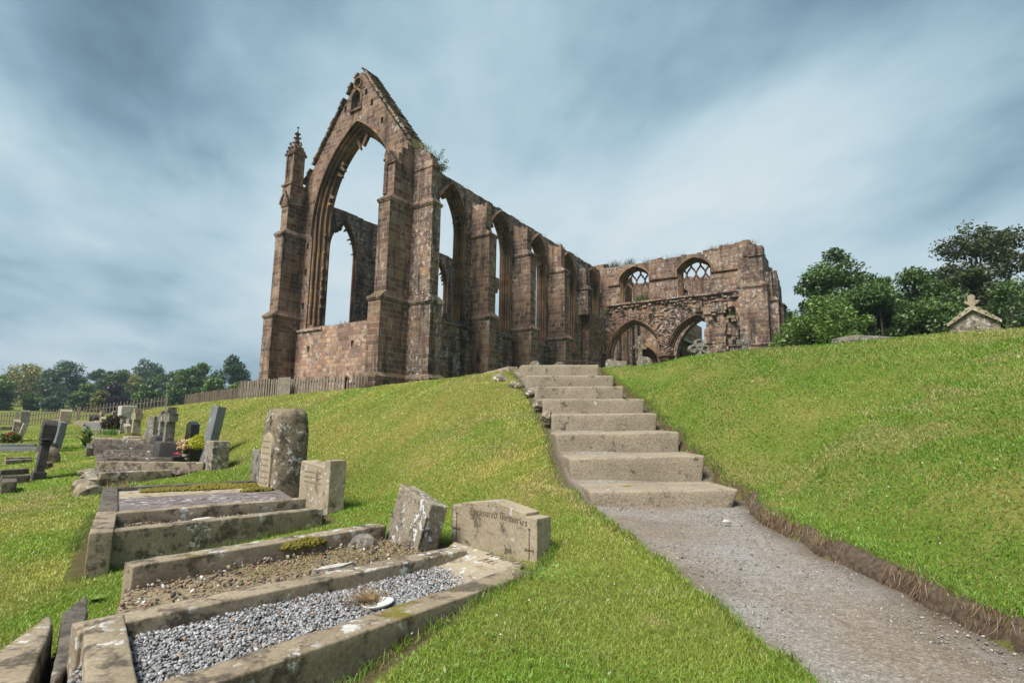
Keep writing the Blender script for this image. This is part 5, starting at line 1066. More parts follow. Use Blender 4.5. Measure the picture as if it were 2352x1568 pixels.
fence('low weathered post and pale fence curving along the bank crest', [gp(424, 36.5), gp(470, 33.5), gp(508, 31.0), gp(548, 28.6)], .78, .06, .05, 1.9, 'wood', 'wood', rails=(.25, .8))
tall = [gp(548, 28.4), gp(600, 27.0), gp(650, 26.4), gp(700, 25.9), gp(745, 25.4), gp(790, 25.0)]
fence('tall weathered pale fence in front of the gabled ruin', tall, 1.08, .085, .075, 2.4, 'wood_pale', 'wood', rails=(.3, .85), jitter=.04, tops=.04)
A, B = gp(632, 26.15), gp(662, 25.85); o = thing('board_panel', 'bleached close boarded panel set in the tall pale fence', 'fence panel', A)
mb = MB(); d = B-A
for k in range(6): c = d*k/6; e = d*(k+.94)/6; mb.hexa([c-[0, .04, .2], e-[0, .04, .2], e-[0, .0, .2], c-[0, 0, .2]], [c+[0, -.04, 1.16], e+[0, -.04, 1.14], e+[0, 0, 1.14], c+[0, 0, 1.16]])
mb.build('boards', M['wood_pale'], o)
A, B = gp(792, 25.0), gp(838, 24.4); fence('short dark rotting fence end beside the thorny heap', [A, B], 1.0, .12, .05, 1.2, 'wood', 'wood', jitter=.25)
P = gp(848, 24.0); n = 700; q = RNG.normal(0, .22, (n, 3)); L = RNG.uniform(.1, .3, n); a = RNG.uniform(0, 2*PI, n); tag(blades('brushwood_heap', P+q*[1.2, 1, .8]+[0, 0, .4], RNG.normal(0, .15, n), np.full(n, .022), np.full(n, .5), np.array([.10, .065, .045])*RNG.uniform(.6, 1.3, (n, 1)), M['grass'], droop=np.stack([np.cos(a)*L, np.sin(a)*L, 0*a], 1)), 'heap of dead brown twigs against the corner of the ruin', 'brushwood')
# old house roof north of the ruin
P = at(583, 880, 62); P[2] = float(tz(P[0], P[1])); hb = thing('old_house', 'grey stone slate roof of a low house peeping out left of the ruin', 'house', P, -.35)
z1 = at(590, 848, 62)[2]-P[2]; z0 = at(560, 893, 62)[2]-P[2]-1.2
mb = MB(); mb.box(-2.2, 9, 0, 6, -3, z0+.1); mb.build('wall', M['ashlar'], hb)
mb = MB(); mb.hexa([(-2.4, -.3, z0), (9, -.3, z0), (9, 6.3, z0), (-2.4, 6.3, z0)], [(-.2, 2.9, z1), (9, 2.9, z1), (9, 3.1, z1), (-.2, 3.1, z1)]); mb.build('roof', masonry('stone slates', .16, .3, lichen=.1, soot=.3, seed=31., pal=[(0, (.11, .10, .085)), (.5, (.17, .155, .13)), (1, (.22, .20, .165))], mortar=(.05, .045, .04)), hb)
# ================================================================== churchyard stones seen over the crest
def upx(u, v, y): P = at(u, v, y); return P
def onc(u, y): P = at(u, 800, y); return np.array([P[0], y, float(tz(P[0], y))])
def crest_thing(name, lb, cat, u, vt, y, yaw=0): P = onc(u, y); t = thing(name, lb, cat, P, yaw); return t, at(u, vt, y)[2]-P[2], depth(P)/F_
t, H, k = crest_thing('cross', 'wheel-less trefoil cross with three ringed lobes on a stepped foot', 'stone cross', 1604, 775, 13.5)
mb = MB(); c = H-27*k; r = 9.5*k
for dx, dz in ((0, 1), (-1, 0), (1, 0)):
    C1 = [(dx*13*k+r*math.cos(2*PI*i/16), c+dz*13.5*k+r*math.sin(2*PI*i/16)) for i in range(16)]; C2 = [(dx*13*k+r*.62*math.cos(2*PI*i/16), c+dz*13.5*k+r*.62*math.sin(2*PI*i/16)) for i in range(16)]
    mb.plate(C1, [C2], lambda p, t_: (p[0], t_, p[1]), -.09, .09); mb.plate(C2, [], lambda p, t_: (p[0], t_, p[1]), -.05, .06)
mb.plate([(-6*k, -.3), (6*k, -.3), (5*k, c-3*k), (9*k, c-2.5*k), (9*k, c+2.5*k), (2.5*k, c+5*k), (2.5*k, c+14*k), (-2.5*k, c+14*k), (-2.5*k, c+5*k), (-9*k, c+2.5*k), (-9*k, c-2.5*k), (-5*k, c-3*k)], [], lambda p, t_: (p[0], t_, p[1]), -.07, .075)
mb.build('head', M['headstone_grey'], t); mb = MB(); zf = H-52*k; mb.plate([(-22*k, -.4), (22*k, -.4), (21*k, zf-2*k), (8*k, zf+12*k), (-8*k, zf+12*k), (-21*k, zf-2*k)], [], lambda p, t_: (p[0], t_, p[1]), -.14, .14); mb.build('foot', M['headstone_grey'], t)
def simple_cross(lb, u, vt, y, arm, armv, sw, mat, ring=0, yaw=0):
    t, H, k = crest_thing('cross', lb, 'stone cross', u, vt, y, yaw); c = H-(armv-vt)*k; a = arm*k; s = sw*k
    mb = MB(); mb.plate([(-s*1.3, -.4), (s*1.3, -.4), (s, c-s), (a, c-s*.9), (a, c+s*.9), (s, c+s), (s*.95, H), (-s*.95, H), (-s, c+s), (-a, c+s*.9), (-a, c-s*.9), (-s, c-s)], [], lambda p, t_: (p[0], t_, p[1]), -s*.8, s*.8); mb.build('shaft', M[mat], t, bevel=.012, sub=.2, rough=.006)
    if ring: mb = MB(); mb.tube([(0, -s*.8, c), (0, -s*1.05, c)], ring*k, 14); mb.build('boss', M[mat], t)
    return t
simple_cross('plain sandstone cross standing in the left ruined arch', 1470, 772, 15.5, 26*.574, 798, 8*.574, 'rock')
simple_cross('squat weathered cross with round boss before the right buttress', 1709, 768, 13, 16, 798*.985, 5.5, 'headstone_grey', 6)
def lowstone(lb, u0, u1, vt, y, kind, mat='headstone_lichen', T_=.14, dv=40):
    u = (u0+u1)/2; P = onc(u, y); k = depth(P)/F_; H = at(u, vt, y)[2]-P[2]; W = (u1-u0)*k; w = W/2
    if kind == 'round': o = [(-w, -.3), (w, -.3), (w, H-w*.75)]+[(w*math.cos(a), H-w*.75+w*.75*math.sin(a)) for a in (.4, .8, 1.2, 1.57, 1.94, 2.34, 2.74)]+[(-w, H-w*.75)]
    elif kind == 'shoulder': o = [(-w, -.3), (w, -.3), (w, H-5*k), (w*.1, H-5*k)]+[(-w*.45+w*.5*math.cos(a), H-6*k+6*k*math.sin(a)) for a in (.3, .8, 1.57, 2.3, 2.8)]+[(-w, H-7*k)]
    else: o = [(-w, -.3), (w, -.3), (w, H), (-w, H)]
    mb = MB(); mb.plate(o, [], lambda p, t_: (p[0], t_, p[1]), -T_/2, T_/2); ob = mb.build('headstone', M[mat], None, bevel=.015, sub=.14, rough=.008); ob.location = P; return tag(ob, lb, 'headstone', None)
lowstone('low shouldered headstone top peeping over the crest below the plain cross', 1391, 1437, 824, 11.5, 'shoulder')
lowstone('round lichened headstone top before the low doorway arch', 1463, 1495, 819, 12, 'round')
lowstone('scalloped headstone top just above the top step, left one', 1217, 1240, 829, 11.2, 'round', 'headstone_grey')
lowstone('scalloped headstone top just above the top step, right one', 1272, 1298, 831, 11.2, 'round', 'headstone_grey')
mb = MB(); A, B = upx(1290, 829, 12.5), upx(1378, 835, 12.2)
for q in (0, .5, 1): c = A+(B-A)*q; mb.tube([c-[0, 0, .8], c+[0, 0, .02]], .014, 5)
mb.tube([A, A+(B-A)*.5+[0, 0, .03], B], .012, 5); o = mb.build('grave_railing', plain('rusty iron', (.05, .04, .035), .8), None); tag(o, 'thin dark iron grave railing just above the top step', 'railing')
# gabled tomb and flat tomb on the right
t, H, k = crest_thing('gabled_tomb', 'gabled stone tomb end with leaf shaped finial peeping over the right lawn', 'tomb', 2244, 682, 12.5, -.75)
zs = H-70*k; za = H-31*k; w = 46*k
mb = MB(); mb.plate([(-w*.97, -.6), (w*.97, -.6), (w*.97, zs+8*k), (0, za), (-w*.97, zs+8*k)], [], lambda p, t_: (p[0], t_, p[1]), -.1, .5); mb.build('body', M['headstone_lichen'], t)
mb = MB()
for s in (1, -1):
    mb.plate([(s*w*1.05, zs+2*k), (s*w*1.05, zs+9*k), (s*2*k, za+8*k), (0, za-2*k)][::s], [], lambda p, t_: (p[0], t_, p[1]), -.18, .02)
    for q in (.25, .5, .75): x = s*w*q; z = zs+6*k+(za-zs+2*k)*(1-q); mb.box(x-1.8*k, x+1.8*k, -.2, -.05, z, z+5*k)
mb.build('coping', M['headstone'], t)
mb = MB(); L_ = [(-3, 0), (-4, 10), (-12, 17), (-14, 20), (-13, 23), (-7, 22), (-6, 26), (-7.5, 31), (-6, 36), (0, 39)]; L_ = [(x*k, za-1*k+z*k*.9) for x, z in L_]; L_ = L_+[(-x, z) for x, z in L_[:-1]][::-1]
mb.plate(L_, [], lambda p, t_: (p[0], t_, p[1]), -.16, -.02); mb.build('finial', M['headstone'], t, bevel=.01)
A, B = at(1937, 784, 12.2), at(2052, 771, 12.6); Pm = (A+B)/2; g_ = float(tz(Pm[0], Pm[1])); ft = thing('chest_tomb', 'long flat chest tomb low behind the right lawn crest', 'tomb', (Pm[0], Pm[1], g_), math.atan2((B-A)[1], (B-A)[0]))
L_ = np.linalg.norm(B-A)/2; ht = Pm[2]-g_
mb = MB(); mb.hexa([(-L_, -.35, ht-.13), (L_, -.35, ht-.13), (L_, .35, ht-.13), (-L_, .35, ht-.13)], [(-L_*.98, -.3, ht+.0), (L_*.94, -.3, ht+.03), (L_*.94, .3, ht+.03), (-L_*.98, .3, ht+.0)]); mb.build('lid', M['headstone_grey'], ft, bevel=.02); mb = MB(); mb.box(-L_*.93, L_*.93, -.28, .28, -.4, ht-.13); mb.build('chest', M['headstone_grey'], ft)
# ================================================================== trees
def tree(name, lb, base, H, W, seed, cols, lsize=.16, n=9000, trunk=.3, asym=0, clumps=34, low=.22, group=None, spread=.9, gap=.42, blobs=None, limbs=5, cat='tree', fat=.17):
    R = np.random.default_rng(seed); t = thing(name, lb, cat, base, 0, group)
    C = []; S = []
    while len(C) < clumps:
        q = R.normal(size=3); q /= np.linalg.norm(q); r = R.uniform(.35, 1)**.6; p = q*r
        z = (p[2]*.5+.5); prof = math.sin(PI*min(1, .12+.88*z)**.85)**.6 if blobs is None else 1
        x = np.array([p[0]*W/2*spread*max(.35, prof)+asym*W*.2*z, p[1]*W/2*spread*max(.35, prof), H*(low+(1-low)*(z*.93))])
        C.append(x); S.append(R.uniform(.55, 1.1)*W*fat)
    C = np.array(C); S = np.array(S)
    k = n//clumps; i = np.repeat(np.arange(clumps), k); q = R.normal(size=(len(i), 3)); q /= np.linalg.norm(q, axis=1)[:, None]
    P_ = C[i]+q*(S[i]*R.uniform(.45, 1.08, len(i)))[:, None]*[1.15, 1.15, .75]
    keep = fbm(P_[:, 0]/W*9+seed, P_[:, 1]/W*9+P_[:, 2]/W*7, seed) > gap*.92; P_ = P_[keep]; i = i[keep]
    w = np.clip(R.random(clumps)[i][:, None]*.7+R.random((len(i), 1))*.45, 0, 1)
    leaves('crown', P_, lsize, cols, 'leaf', t, .3, w)
    mb = MB(); mb.tube([(0, 0, -.6), (.05*W*.1, 0, H*low*.9), (asym*W*.08, 0, H*.55), (asym*W*.12, 0, H*.8)], [trunk, trunk*.8, trunk*.45, trunk*.12], 7)
    for j in R.choice(clumps, min(limbs, clumps), replace=False):
        z0 = H*R.uniform(low*.7, .5); m = (np.array([0, 0, z0])+C[j])/2+R.normal(0, .04*W, 3); mb.tube([(0, 0, z0), m, C[j]], [trunk*.45, trunk*.28, trunk*.06], 5, False)
    mb.build('trunk', M['bark'], t); return t
def tpx(u, vb, vt, y, w, **kw):                    # stand a tree of the seen height on the ground
    P = at(u, vb, y); g = float(tz(P[0], y)); top = at(u, vt, y)[2]; return np.array([P[0], y, g-.2]), top-g, w*y/F_
FOL_DARK = [(.130, .215, .052), (.055, .105, .032)]; FOL_HAZE_BLUE = [(.115, .185, .105), (.055, .098, .066)]; FOL_OLIVE = [(.29, .28, .075), (.13, .15, .045)]; FOL_PURPLE = [(.050, .036, .058), (.024, .018, .030)]; FOL_LIGHT = [(.19, .30, .06), (.085, .15, .034)]  # the bluish set has distance haze mixed into its leaf colour
FT = 'trees on the hillside beyond the field'
far = [(-20, 935, 868, 120, 110, FOL_DARK, 'broad dark tree cut by the left border'), (55, 925, 840, 150, 118, FOL_OLIVE, 'broad olive yellow tree near the left border'), (75, 935, 897, 125, 40, FOL_DARK, 'small dark tree right of the border trees'),
       (147, 915, 833, 150, 92, FOL_HAZE_BLUE, 'tall open crowned tree left of the hill gap'), (105, 900, 858, 190, 50, FOL_HAZE_BLUE, 'bluish tree behind the olive yellow tree'), (115, 935, 912, 122, 42, FOL_HAZE_BLUE, 'round low bush tree standing in the field edge'), 
       (222, 900, 849, 185, 50, FOL_HAZE_BLUE, 'dark bluish tree on the skyline left of centre hill'), (245, 905, 850, 190, 40, FOL_DARK, 'dark rounded skyline tree'), (195, 935, 885, 132, 66, FOL_DARK, 'large dense tree left of the purple beech'), (225, 925, 868, 150, 50, FOL_HAZE_BLUE, 'grey green tree behind the dense tree'),
       (270, 915, 852, 165, 64, FOL_DARK, 'pointed green tree behind the purple beech'), (262, 932, 886, 126, 62, FOL_PURPLE, 'dark purple copper beech at the edge of the field'), (231, 933, 893, 124, 42, FOL_OLIVE, 'small brownish tree touching the copper beech'), (300, 905, 868, 180, 62, FOL_OLIVE, 'olive tree under the great skyline tree'),
       (334, 890, 825, 190, 72, FOL_HAZE_BLUE, 'great spreading skyline tree in the middle'), (363, 900, 858, 170, 50, FOL_DARK, 'round dark tree right of the great skyline tree'), (331, 935, 888, 118, 58, FOL_DARK, 'lone round tree standing on the open slope'), (395, 905, 856, 170, 60, FOL_HAZE_BLUE, 'grey green tree left of the tall pair'),
       (430, 930, 838, 128, 100, FOL_DARK, 'broad tall tree right of centre behind the crest fence'), (455, 915, 834, 140, 70, FOL_DARK, 'tall tree with open top behind the crest fence'), (490, 925, 862, 118, 60, FOL_LIGHT, 'lighter green bushy tree above the crest fence'),
       (529, 920, 819, 135, 92, FOL_HAZE_BLUE, 'tall dark oak nearest to the ruin'), (545, 925, 872, 112, 54, FOL_LIGHT, 'light green tree beside the slate roof'), (20, 905, 862, 200, 70, FOL_HAZE_BLUE, 'bluish tree far back at the left border'), (175, 905, 866, 195, 60, FOL_OLIVE, 'pale olive tree behind the tall open crowned tree'), (410, 925, 880, 125, 50, FOL_DARK, 'dark bush below the grey green tree')]
for k, (u, vb, vt, y, w, c, lb) in enumerate(far):
    B, H, W_ = tpx(u, vb, vt, y, w); tree('tree', lb, B, max(H*1.10, 3.), max(W_*(1.05 if y > 135 else .88), 3.), 200+k, c, .40 if y > 150 else .32, 9000, .3, 0, 34, .02, FT, gap=.34, fat=.215)
RT = 'trees behind the right lawn'
rt = [(1935, 552, 47, 290, FOL_DARK, 7, 'tall tree with a broken open crown right of the ruin', .16, 30000, .37), (1850, 680, 40, 150, FOL_DARK, 9, 'low dark bushy tree beside the right end of the ruin', .13, 9000, .38), (1905, 650, 36, 230, FOL_LIGHT, 11, 'bright green spreading tree in front of the open crowned tree', .13, 15000, .37), (2015, 610, 37, 230, FOL_DARK, 13, 'dark rounded tree left of the gabled tomb', .14, 16000, .36),
      (2110, 592, 39, 250, FOL_DARK, 15, 'brownish dense tree directly behind the gabled tomb', .14, 17000, .36), (2275, 478, 44, 400, [(.095, .118, .048), (.048, .066, .027)], 17, 'tall dark airy tree rising in the right corner', .15, 46000, .36), (2215, 560, 41, 260, [(.095, .118, .048), (.048, .066, .027)], 19, 'dark airy tree left of the corner tree', .15, 24000, .36), (2335, 610, 34, 220, FOL_DARK, 21, 'dense green bush at the right border', .12, 8000, .36),
      (2062, 590, 48, 240, FOL_LIGHT, 23, 'pale tree in the gap of the right tree line', .16, 8000, .42), (2005, 572, 49, 150, FOL_DARK, 25, 'slim branch of open crown leaning right over the dark tree', .15, 6000, .46), (2150, 640, 36, 240, FOL_DARK, 27, 'low dark tree filling the hedge behind the flat tomb', .13, 14000, .35), (2440, 560, 46, 200, [(.095, .118, .048), (.048, .066, .027)], 29, 'dark tree just outside the right border', .15, 9000, .42)]
for u, vt, y, w, c, s, lb, ls, n, gp_ in rt:
    B, H, W_ = tpx(u, 800, vt, y, w); tree('tree', lb, B, H, W_, s, c, ls, n, .22 if w < 150 else .3, 0, 80 if s in (7, 17, 19, 25) else 40, .12 if s in (7, 17, 19, 25) else .03, RT, gap=gp_+(.03 if s in (7, 17, 19, 25) else 0), limbs=18, fat=.105 if s in (7, 17, 19, 25) else .16)
# plants growing on the ruin
def on_ruin(b, a, z): q = CH0+DS*b+DE*a; return np.array([q[0], q[1], z])
P = on_ruin(1.7, .2, 16.05); sh = thing('wall_shrub', 'small leafy shrub growing on top of the first bay of the ruin', 'shrub', P)
mb = MB(); E_ = []
for k in range(15):
    a, e = RNG.uniform(-.6, 1.4), RNG.uniform(.1, 1.2); L = RNG.uniform(.7, 1.5); d = DS*math.cos(a)*math.cos(e)-DE*math.sin(a)*math.cos(e)+np.array([0, 0, math.sin(e)]); e1 = d*L; mb.tube([(0, 0, -.1), e1*.5+[0, 0, .1], e1], [.025, .015, .006], 4, False); E_ += [e1*q+RNG.normal(0, .07, 3) for q in np.repeat(np.linspace(.35, 1, 9), 5)]
mb.build('branches', M['bark'], sh); leaves('foliage', np.array(E_), .06, [(.10, .13, .03), (.05, .07, .02)], 'leaf', sh)
def tufts(lb, pts, n, h, cols, spread=.25, name='wall_top_grass', w=.02, group='plants on the ruined wall tops'):
    p = np.repeat(np.array(pts), n, 0); k = len(p); p = p+np.stack([RNG.normal(0, spread, k), RNG.normal(0, spread, k), 0*RNG.random(k)], 1); m = RNG.random((k, 1))
    return tag(blades(name, p, RNG.uniform(.3, 1, k)*h, np.full(k, w), RNG.uniform(.1, .8, k), np.array(cols[0])*m+np.array(cols[1])*(1-m), M['grass']), lb, 'wall plants', group, 'stuff')
YG = [(.26, .21, .07), (.12, .14, .035)]; DG = [(.08, .10, .03), (.05, .06, .03)]
tufts('yellow grass tuft at the right foot of the gable', [on_ruin(-.2, -.2, 16.6), on_ruin(.2, -.1, 16.7), on_ruin(.2, .5, 17.0)], 120, .55, YG, .22)
tufts('short grass fringe on the corner pier top', [on_ruin(.3, -1.0, 16.1), on_ruin(.2, -.7, 16.5)], 60, .4, YG, .15)
tufts('thin weeds along the top of the choir wall', [on_ruin(b, .4, 15.95-.02*b) for b in (4.6, 4.9, 5.2, 6.0, 8.8, 11.0, 11.3, 14.5, 14.8, 17.2, 20.4, 22.8)], 16, .6, DG, .2, w=.018)
tufts('bushy dry weeds on the transept wall above the left window', [on_ruin(25.5, a, 15.6) for a in (-1.0, -1.2, -1.4, -1.6, -2.6, -2.8, -3.0)], 45, .85, DG, .22, w=.022)
tufts('scattered weeds on the transept wall between both windows', [on_ruin(25.5, a, 15.6) for a in (-.4, -2.0, -4.2, -4.6, -5.2, -6.0, -6.6, -7.2, -7.8)], 16, .6, DG, .2, w=.02)
tufts('mossy turf and tall weeds on the highest right part of the transept', [on_ruin(25.5, a, 15.75) for a in (-10.3, -10.8, -11.4, -11.9, -12.3, -12.7, -13.1, -13.5)], 50, .55, YG, .25, w=.022)
tufts('green fern tuft on the sill of the left transept window', [on_ruin(25.3, a, 12.0) for a in (-3.9, -4.2, -4.5)], 120, .8, [(.09, .15, .03), (.05, .09, .02)], .22, w=.03)
tufts('dark ivy hanging from the rubble wall above the arches', [on_ruin(24.9, a, z) for a, z in ((-2.3, 11.3), (-5.3, 11.2), (-7.5, 11.4), (-8.4, 10.9), (-9.3, 10.8), (-5.0, 10.6))], 60, -.5, DG, .12, w=.03)
tufts('green plants on the broken chapel wall stump', [on_ruin(24.4, a, z) for a, z in ((-10.4, 10.35), (-10.9, 10.3), (-11.3, 10.2), (-11.8, 9.7), (-12.1, 9.7))], 70, .45, [(.10, .14, .03), (.06, .08, .02)], .22, w=.025)
tufts('yellow flowering weeds in the corner between choir and transept', [on_ruin(24.8, -.7, z) for z in (11.2, 10.8, 9.2, 8.6, 8.0)], 60, .5, [(.16, .17, .02), (.07, .10, .02)], .2, w=.03)
tufts('grass growing on the first choir window sill', [on_ruin(b, .15, 7.1) for b in (1.9, 2.5, 3.2)], 60, .4, [(.10, .16, .03), (.06, .09, .02)], .2, w=.025)
tufts('grass growing on the second choir window sill', [on_ruin(b, .15, 7.1) for b in (7.0, 7.6, 8.3)], 60, .45, YG, .2, w=.025)
tufts('dry grass along the sill of the great window', [on_ruin(.3, a, 6.72) for a in (1.6, 2.2, 2.8, 3.4, 4.0, 5.4)], 60, .22, [(.26, .17, .07), (.14, .12, .04)], .25, w=.02)
# ================================================================== lawn
def lawn(n, r0, r1, seed):
    R = np.random.default_rng(seed); r = np.exp(R.uniform(math.log(r0), math.log(r1), n)); a = R.uniform(-1.02, 1.25, n)
    x, y = r*np.sin(a), r*np.cos(a); return x, y, r
def grass(name, lb, n, r0, r1, seed, hs):
    x, y, r = lawn(n, r0, r1, seed); k = np.ones(n, bool)
    k &= ~((y < 9.5) & (x > path_l(y)+.0) & (x < path_r(y)+.01))
    for e in EXC: k &= ~inpoly(x, y, e)
    k &= np.hypot(x+UB[0]*0, y) > r0
    x, y, r = x[k], y[k], r[k]; z = tz(x, y)
    # thin, worn and clover patches
    pt = fbm(x*1.3, y*1.3, 41); ye = fbm(x*.9+7, y*.9, 43); st = fbm((x*NB[1]-y*NB[0])*5.0, (x*NB[0]+y*NB[1])*.6, 45)
    bankw = sstep(2.6, 3.4, x*NB[0]+y*NB[1])*sstep(1.5, .2, x)
    thin = sstep(.60, .74, pt)*.55
    k = RNG.random(len(x)) > thin; x, y, z, r, ye, st, pt, bankw = [q[k] for q in (x, y, z, r, ye, st, pt, bankw)]; n = len(x)
    hm = .6+.9*fbm(x*2.5, y*2.5, 47); H = (hs*(1+.05*r))*hm*RNG.uniform(.5, 1.35, n); W_ = np.maximum(.0024, .00095*r)*RNG.uniform(.7, 1.4, n)
    yy = np.clip(sstep(.46, .72, ye)*.75+bankw*sstep(.44, .62, st)*.85+(RNG.random(n) < .10)*.6+bankw*.2, 0, 1)*(1-.55*sstep(4.2, 2.8, y)*(x > -.4)); yy = yy[:, None]
    g = RNG.random((n, 1)); green = np.array([.265, .420, .040])*g+np.array([.190, .315, .032])*(1-g); yel = np.array([.53, .475, .135])*g+np.array([.43, .42, .10])*(1-g)
    dry = (RNG.random((n, 1)) < .022+.06*sstep(.58, .75, pt)[:, None]); C = green*(1-yy)+yel*yy; cl = fbm(x*2.3, y*2.3, 57); cl2 = fbm(x*.55, y*.55, 59); right = sstep(1.2, 2.4, x)[:, None]
    C = C*(1-right*(1-np.array([.66, .80, .80])))*(.60+.80*np.clip(.55*cl+.55*cl2, 0, 1))[:, None]
    tan = (sstep(.62, .72, fbm(x*1.7+3, y*1.7, 67))*.75)[:, None]*(RNG.random((n, 1)) < .75); C = C*(1-tan)+np.array([.52, .42, .20])*tan
    C = np.where(dry, np.array([.46, .36, .17]), C)*RNG.uniform(.86, 1.14, (n, 1))
    return tag(blades(name, np.stack([x, y, z-.004], 1), H, W_, RNG.uniform(.35, 1.35, n), C, M['grass']), lb, 'grass', kind='stuff')
grass('lawn_grass', 'short mown green and yellowing grass covering the bank and graveyard', 1600000, 1.15, 42, 1, .019)
# longer unmown fringe along kerbs and path edge
E_ = [((.14, 2.86), (-1.17, 1.32)), ((-.86, 4.0), (-1.98, 2.70)), ((-1.6, 4.86), (-2.75, 3.62)), ((.28, 3.5), (-.42, 4.05)), ((-3.35, 4.4), (-4.3, 5.85)), ((-2.95, 6.85), (-4.2, 5.9)), ((-1.6, 5.5), (-2.2, 5.7)), ((-2.2, 6.5), (-3.0, 6.8)), ((.28, 3.55), (.05, 2.9))]
P_ = []
for (a, b), (c, d) in E_: t = RNG.random(1500)[:, None]; P_.append(np.array([a, b])*(1-t)+np.array([c, d])*t+RNG.normal(0, .022, (1500, 2)))
y = RNG.uniform(.8, 9.3, 4200); P_.append(np.stack([path_l(y)+RNG.normal(-.02, .035, 4200), y], 1)); y = RNG.uniform(.8, 9.3, 5200); P_.append(np.stack([path_r(y)+.035+RNG.normal(.02, .04, 5200), y], 1))
P_ = np.vstack(P_); n = len(P_); m = RNG.random((n, 1)); col = np.array([.19, .33, .03])*m+np.array([.10, .20, .02])*(1-m); col = np.where(RNG.random((n, 1)) < .22, np.array([.32, .24, .11]), col)
tag(blades('edge_grass', np.stack([P_[:, 0], P_[:, 1], tz(P_[:, 0], P_[:, 1])-.01], 1), RNG.uniform(.02, .075, n), np.full(n, .0034), RNG.uniform(.3, 1.1, n), col, M['grass']), 'longer grass fringe along kerbs, steps and path', 'grass', kind='stuff')
# clover leaves and white clover heads
x, y, r = lawn(15000, 1.3, 14, 5); k = (fbm(x*1.1, y*1.1, 51) > .53) & ~((y < 9.5) & (x > path_l(y)-.03) & (x < path_r(y)+.05))
for e in EXC: k &= ~inpoly(x, y, e)
x, y, r = x[k], y[k], r[k]; n = len(x)
o = leaves('clover_leaves', np.stack([x, y, tz(x, y)+.022+.012*RNG.random(n)], 1), .008+.0009*r, [(.18, .31, .05), (.11, .20, .035)], 'leaf', None, 1.6); tag(o, 'small clover and daisy leaves scattered in the lawn', 'clover', kind='stuff')
x, y, r = lawn(1300, 1.8, 22, 6); k = (fbm(x*.6, y*.6, 53)+.14*(x > 1.9) > .62) & ~((y < 9.5) & (x > path_l(y)-.03) & (x < path_r(y)+.05)); x, y, r = x[k], y[k], r[k]; k = RNG.random(len(x)) < .5; x, y, r = x[k], y[k], r[k]; n = len(x)
tag(pebbles('clover_flowers', np.stack([x, y, tz(x, y)+.035], 1), np.minimum(.0035+.0007*r, .011), pcol(n, [(.75, .70, .62), (.68, .52, .45)], [.8, .2])), 'tiny white clover flowers dotted over the lawn', 'clover flowers', kind='stuff')
def weed(lb, P, n, s):
    a = np.arange(n)*2.4+RNG.uniform(0, 1, n); L = s*RNG.uniform(.6, 1.1, n); o = blades('plantain_rosette', np.tile(P, (n, 1)), L*.45, L*.32, np.full(n, .5), np.array([.17, .29, .05])*RNG.uniform(.8, 1.2, (n, 1)), M['leaf'], yaw=a+PI/2, droop=np.stack([np.cos(a)*L, np.sin(a)*L, 0*a], 1)); return tag(o, lb, 'weed')
for lb, u, v, n, s in (('fern-like weed between the broken kerb slabs', 217, 1385, 22, .075),):
    P = G(u, v); weed(lb, P+[0, 0, .01], n, s)
for k, (u, v) in enumerate(((1138, 879), (1192, 935))):
    P = G(u, v); o = pebbles('dandelion_flower', np.array([[0, 0, 0.]]), np.array([.022]), np.array([[.8, .55, .02]])); o.location = P+[0, 0, .06]; tag(o, ('yellow dandelion flower in the grass left of the top steps', 'yellow dandelion flower lower down beside the steps')[k], 'flower')
# ================================================================== ground sheet
gm = NT('lawn ground'); w = gm.coord('Object'); P_ = gm.sep(w)
n1 = gm.noise(w, 1.1, 5, .6); n2 = gm.noise(w, 45, 4, .7); n3 = gm.noise(gm.mapping(w, (5.5, .55, 1), rot=(0, 0, .68)), 1.0, 4, .6)
gc = gm.mix(gm.ramp(n1, [(.38, 0), (.66, 1)]), (.115, .165, .028), (.21, .20, .055))
gc = gm.mix(gm.ramp(n3, [(.50, 0), (.72, .6)]), gc, (.23, .185, .06))
gc = gm.mix(1, gc, gm.ramp(n2, [(.28, .5), (.72, 1.4)]), 'MULTIPLY')
ga = gm.n('VertexColor'); ga.layer_name = 'Col'; gc = gm.mix(gm.sep(ga.outputs[0])[0], gc, gm.mix(n2, (.06, .042, .028), (.13, .095, .062)))
ground_m = gm.finish(gc, 1, gm.math('ADD', n2, n1), .6, .05, .05)
nx, ny = len(GX), len(GY)
V = np.stack([*np.meshgrid(GX, GY), _Z], -1).reshape(-1, 3)
soil = np.where((_Y < 9.5) & (_Y > -3), np.clip(sstep(.085, .03, np.abs(_X-path_r(_Y)-.01))+sstep(.07, .03, np.abs(_X-path_l(_Y)))*.8, 0, 1), 0)
for e in EXC: soil = np.maximum(soil, .85*inpoly(_X.ravel(), _Y.ravel(), e).reshape(_X.shape))
i, j = np.meshgrid(np.arange(nx-1), np.arange(ny-1)); k = (j*nx+i).ravel()
g = mesh_np('ground', V, np.stack([k, k+1, k+nx+1, k+nx], 1), ground_m, None, np.repeat(soil.reshape(-1, 1), 3, 1), smooth=True); tag(g, kind='structure')
hz_ = NT('air'); vp = hz_.n('VolumePrincipled'); vp.inputs['Color'].default_value = (.62, .76, .90, 1); vp.inputs['Density'].default_value = .00045; vp.inputs['Anisotropy'].default_value = .2
hz_.t.links.new(vp.outputs[0], hz_.out.inputs['Volume'])
mb = MB(); mb.box(-3300, 3400, -60, 3900, -2.5, 120); tag(mb.build('haze', hz_.m, None, uv=False), 'thin bluish summer haze over the valley', 'haze', kind='stuff')
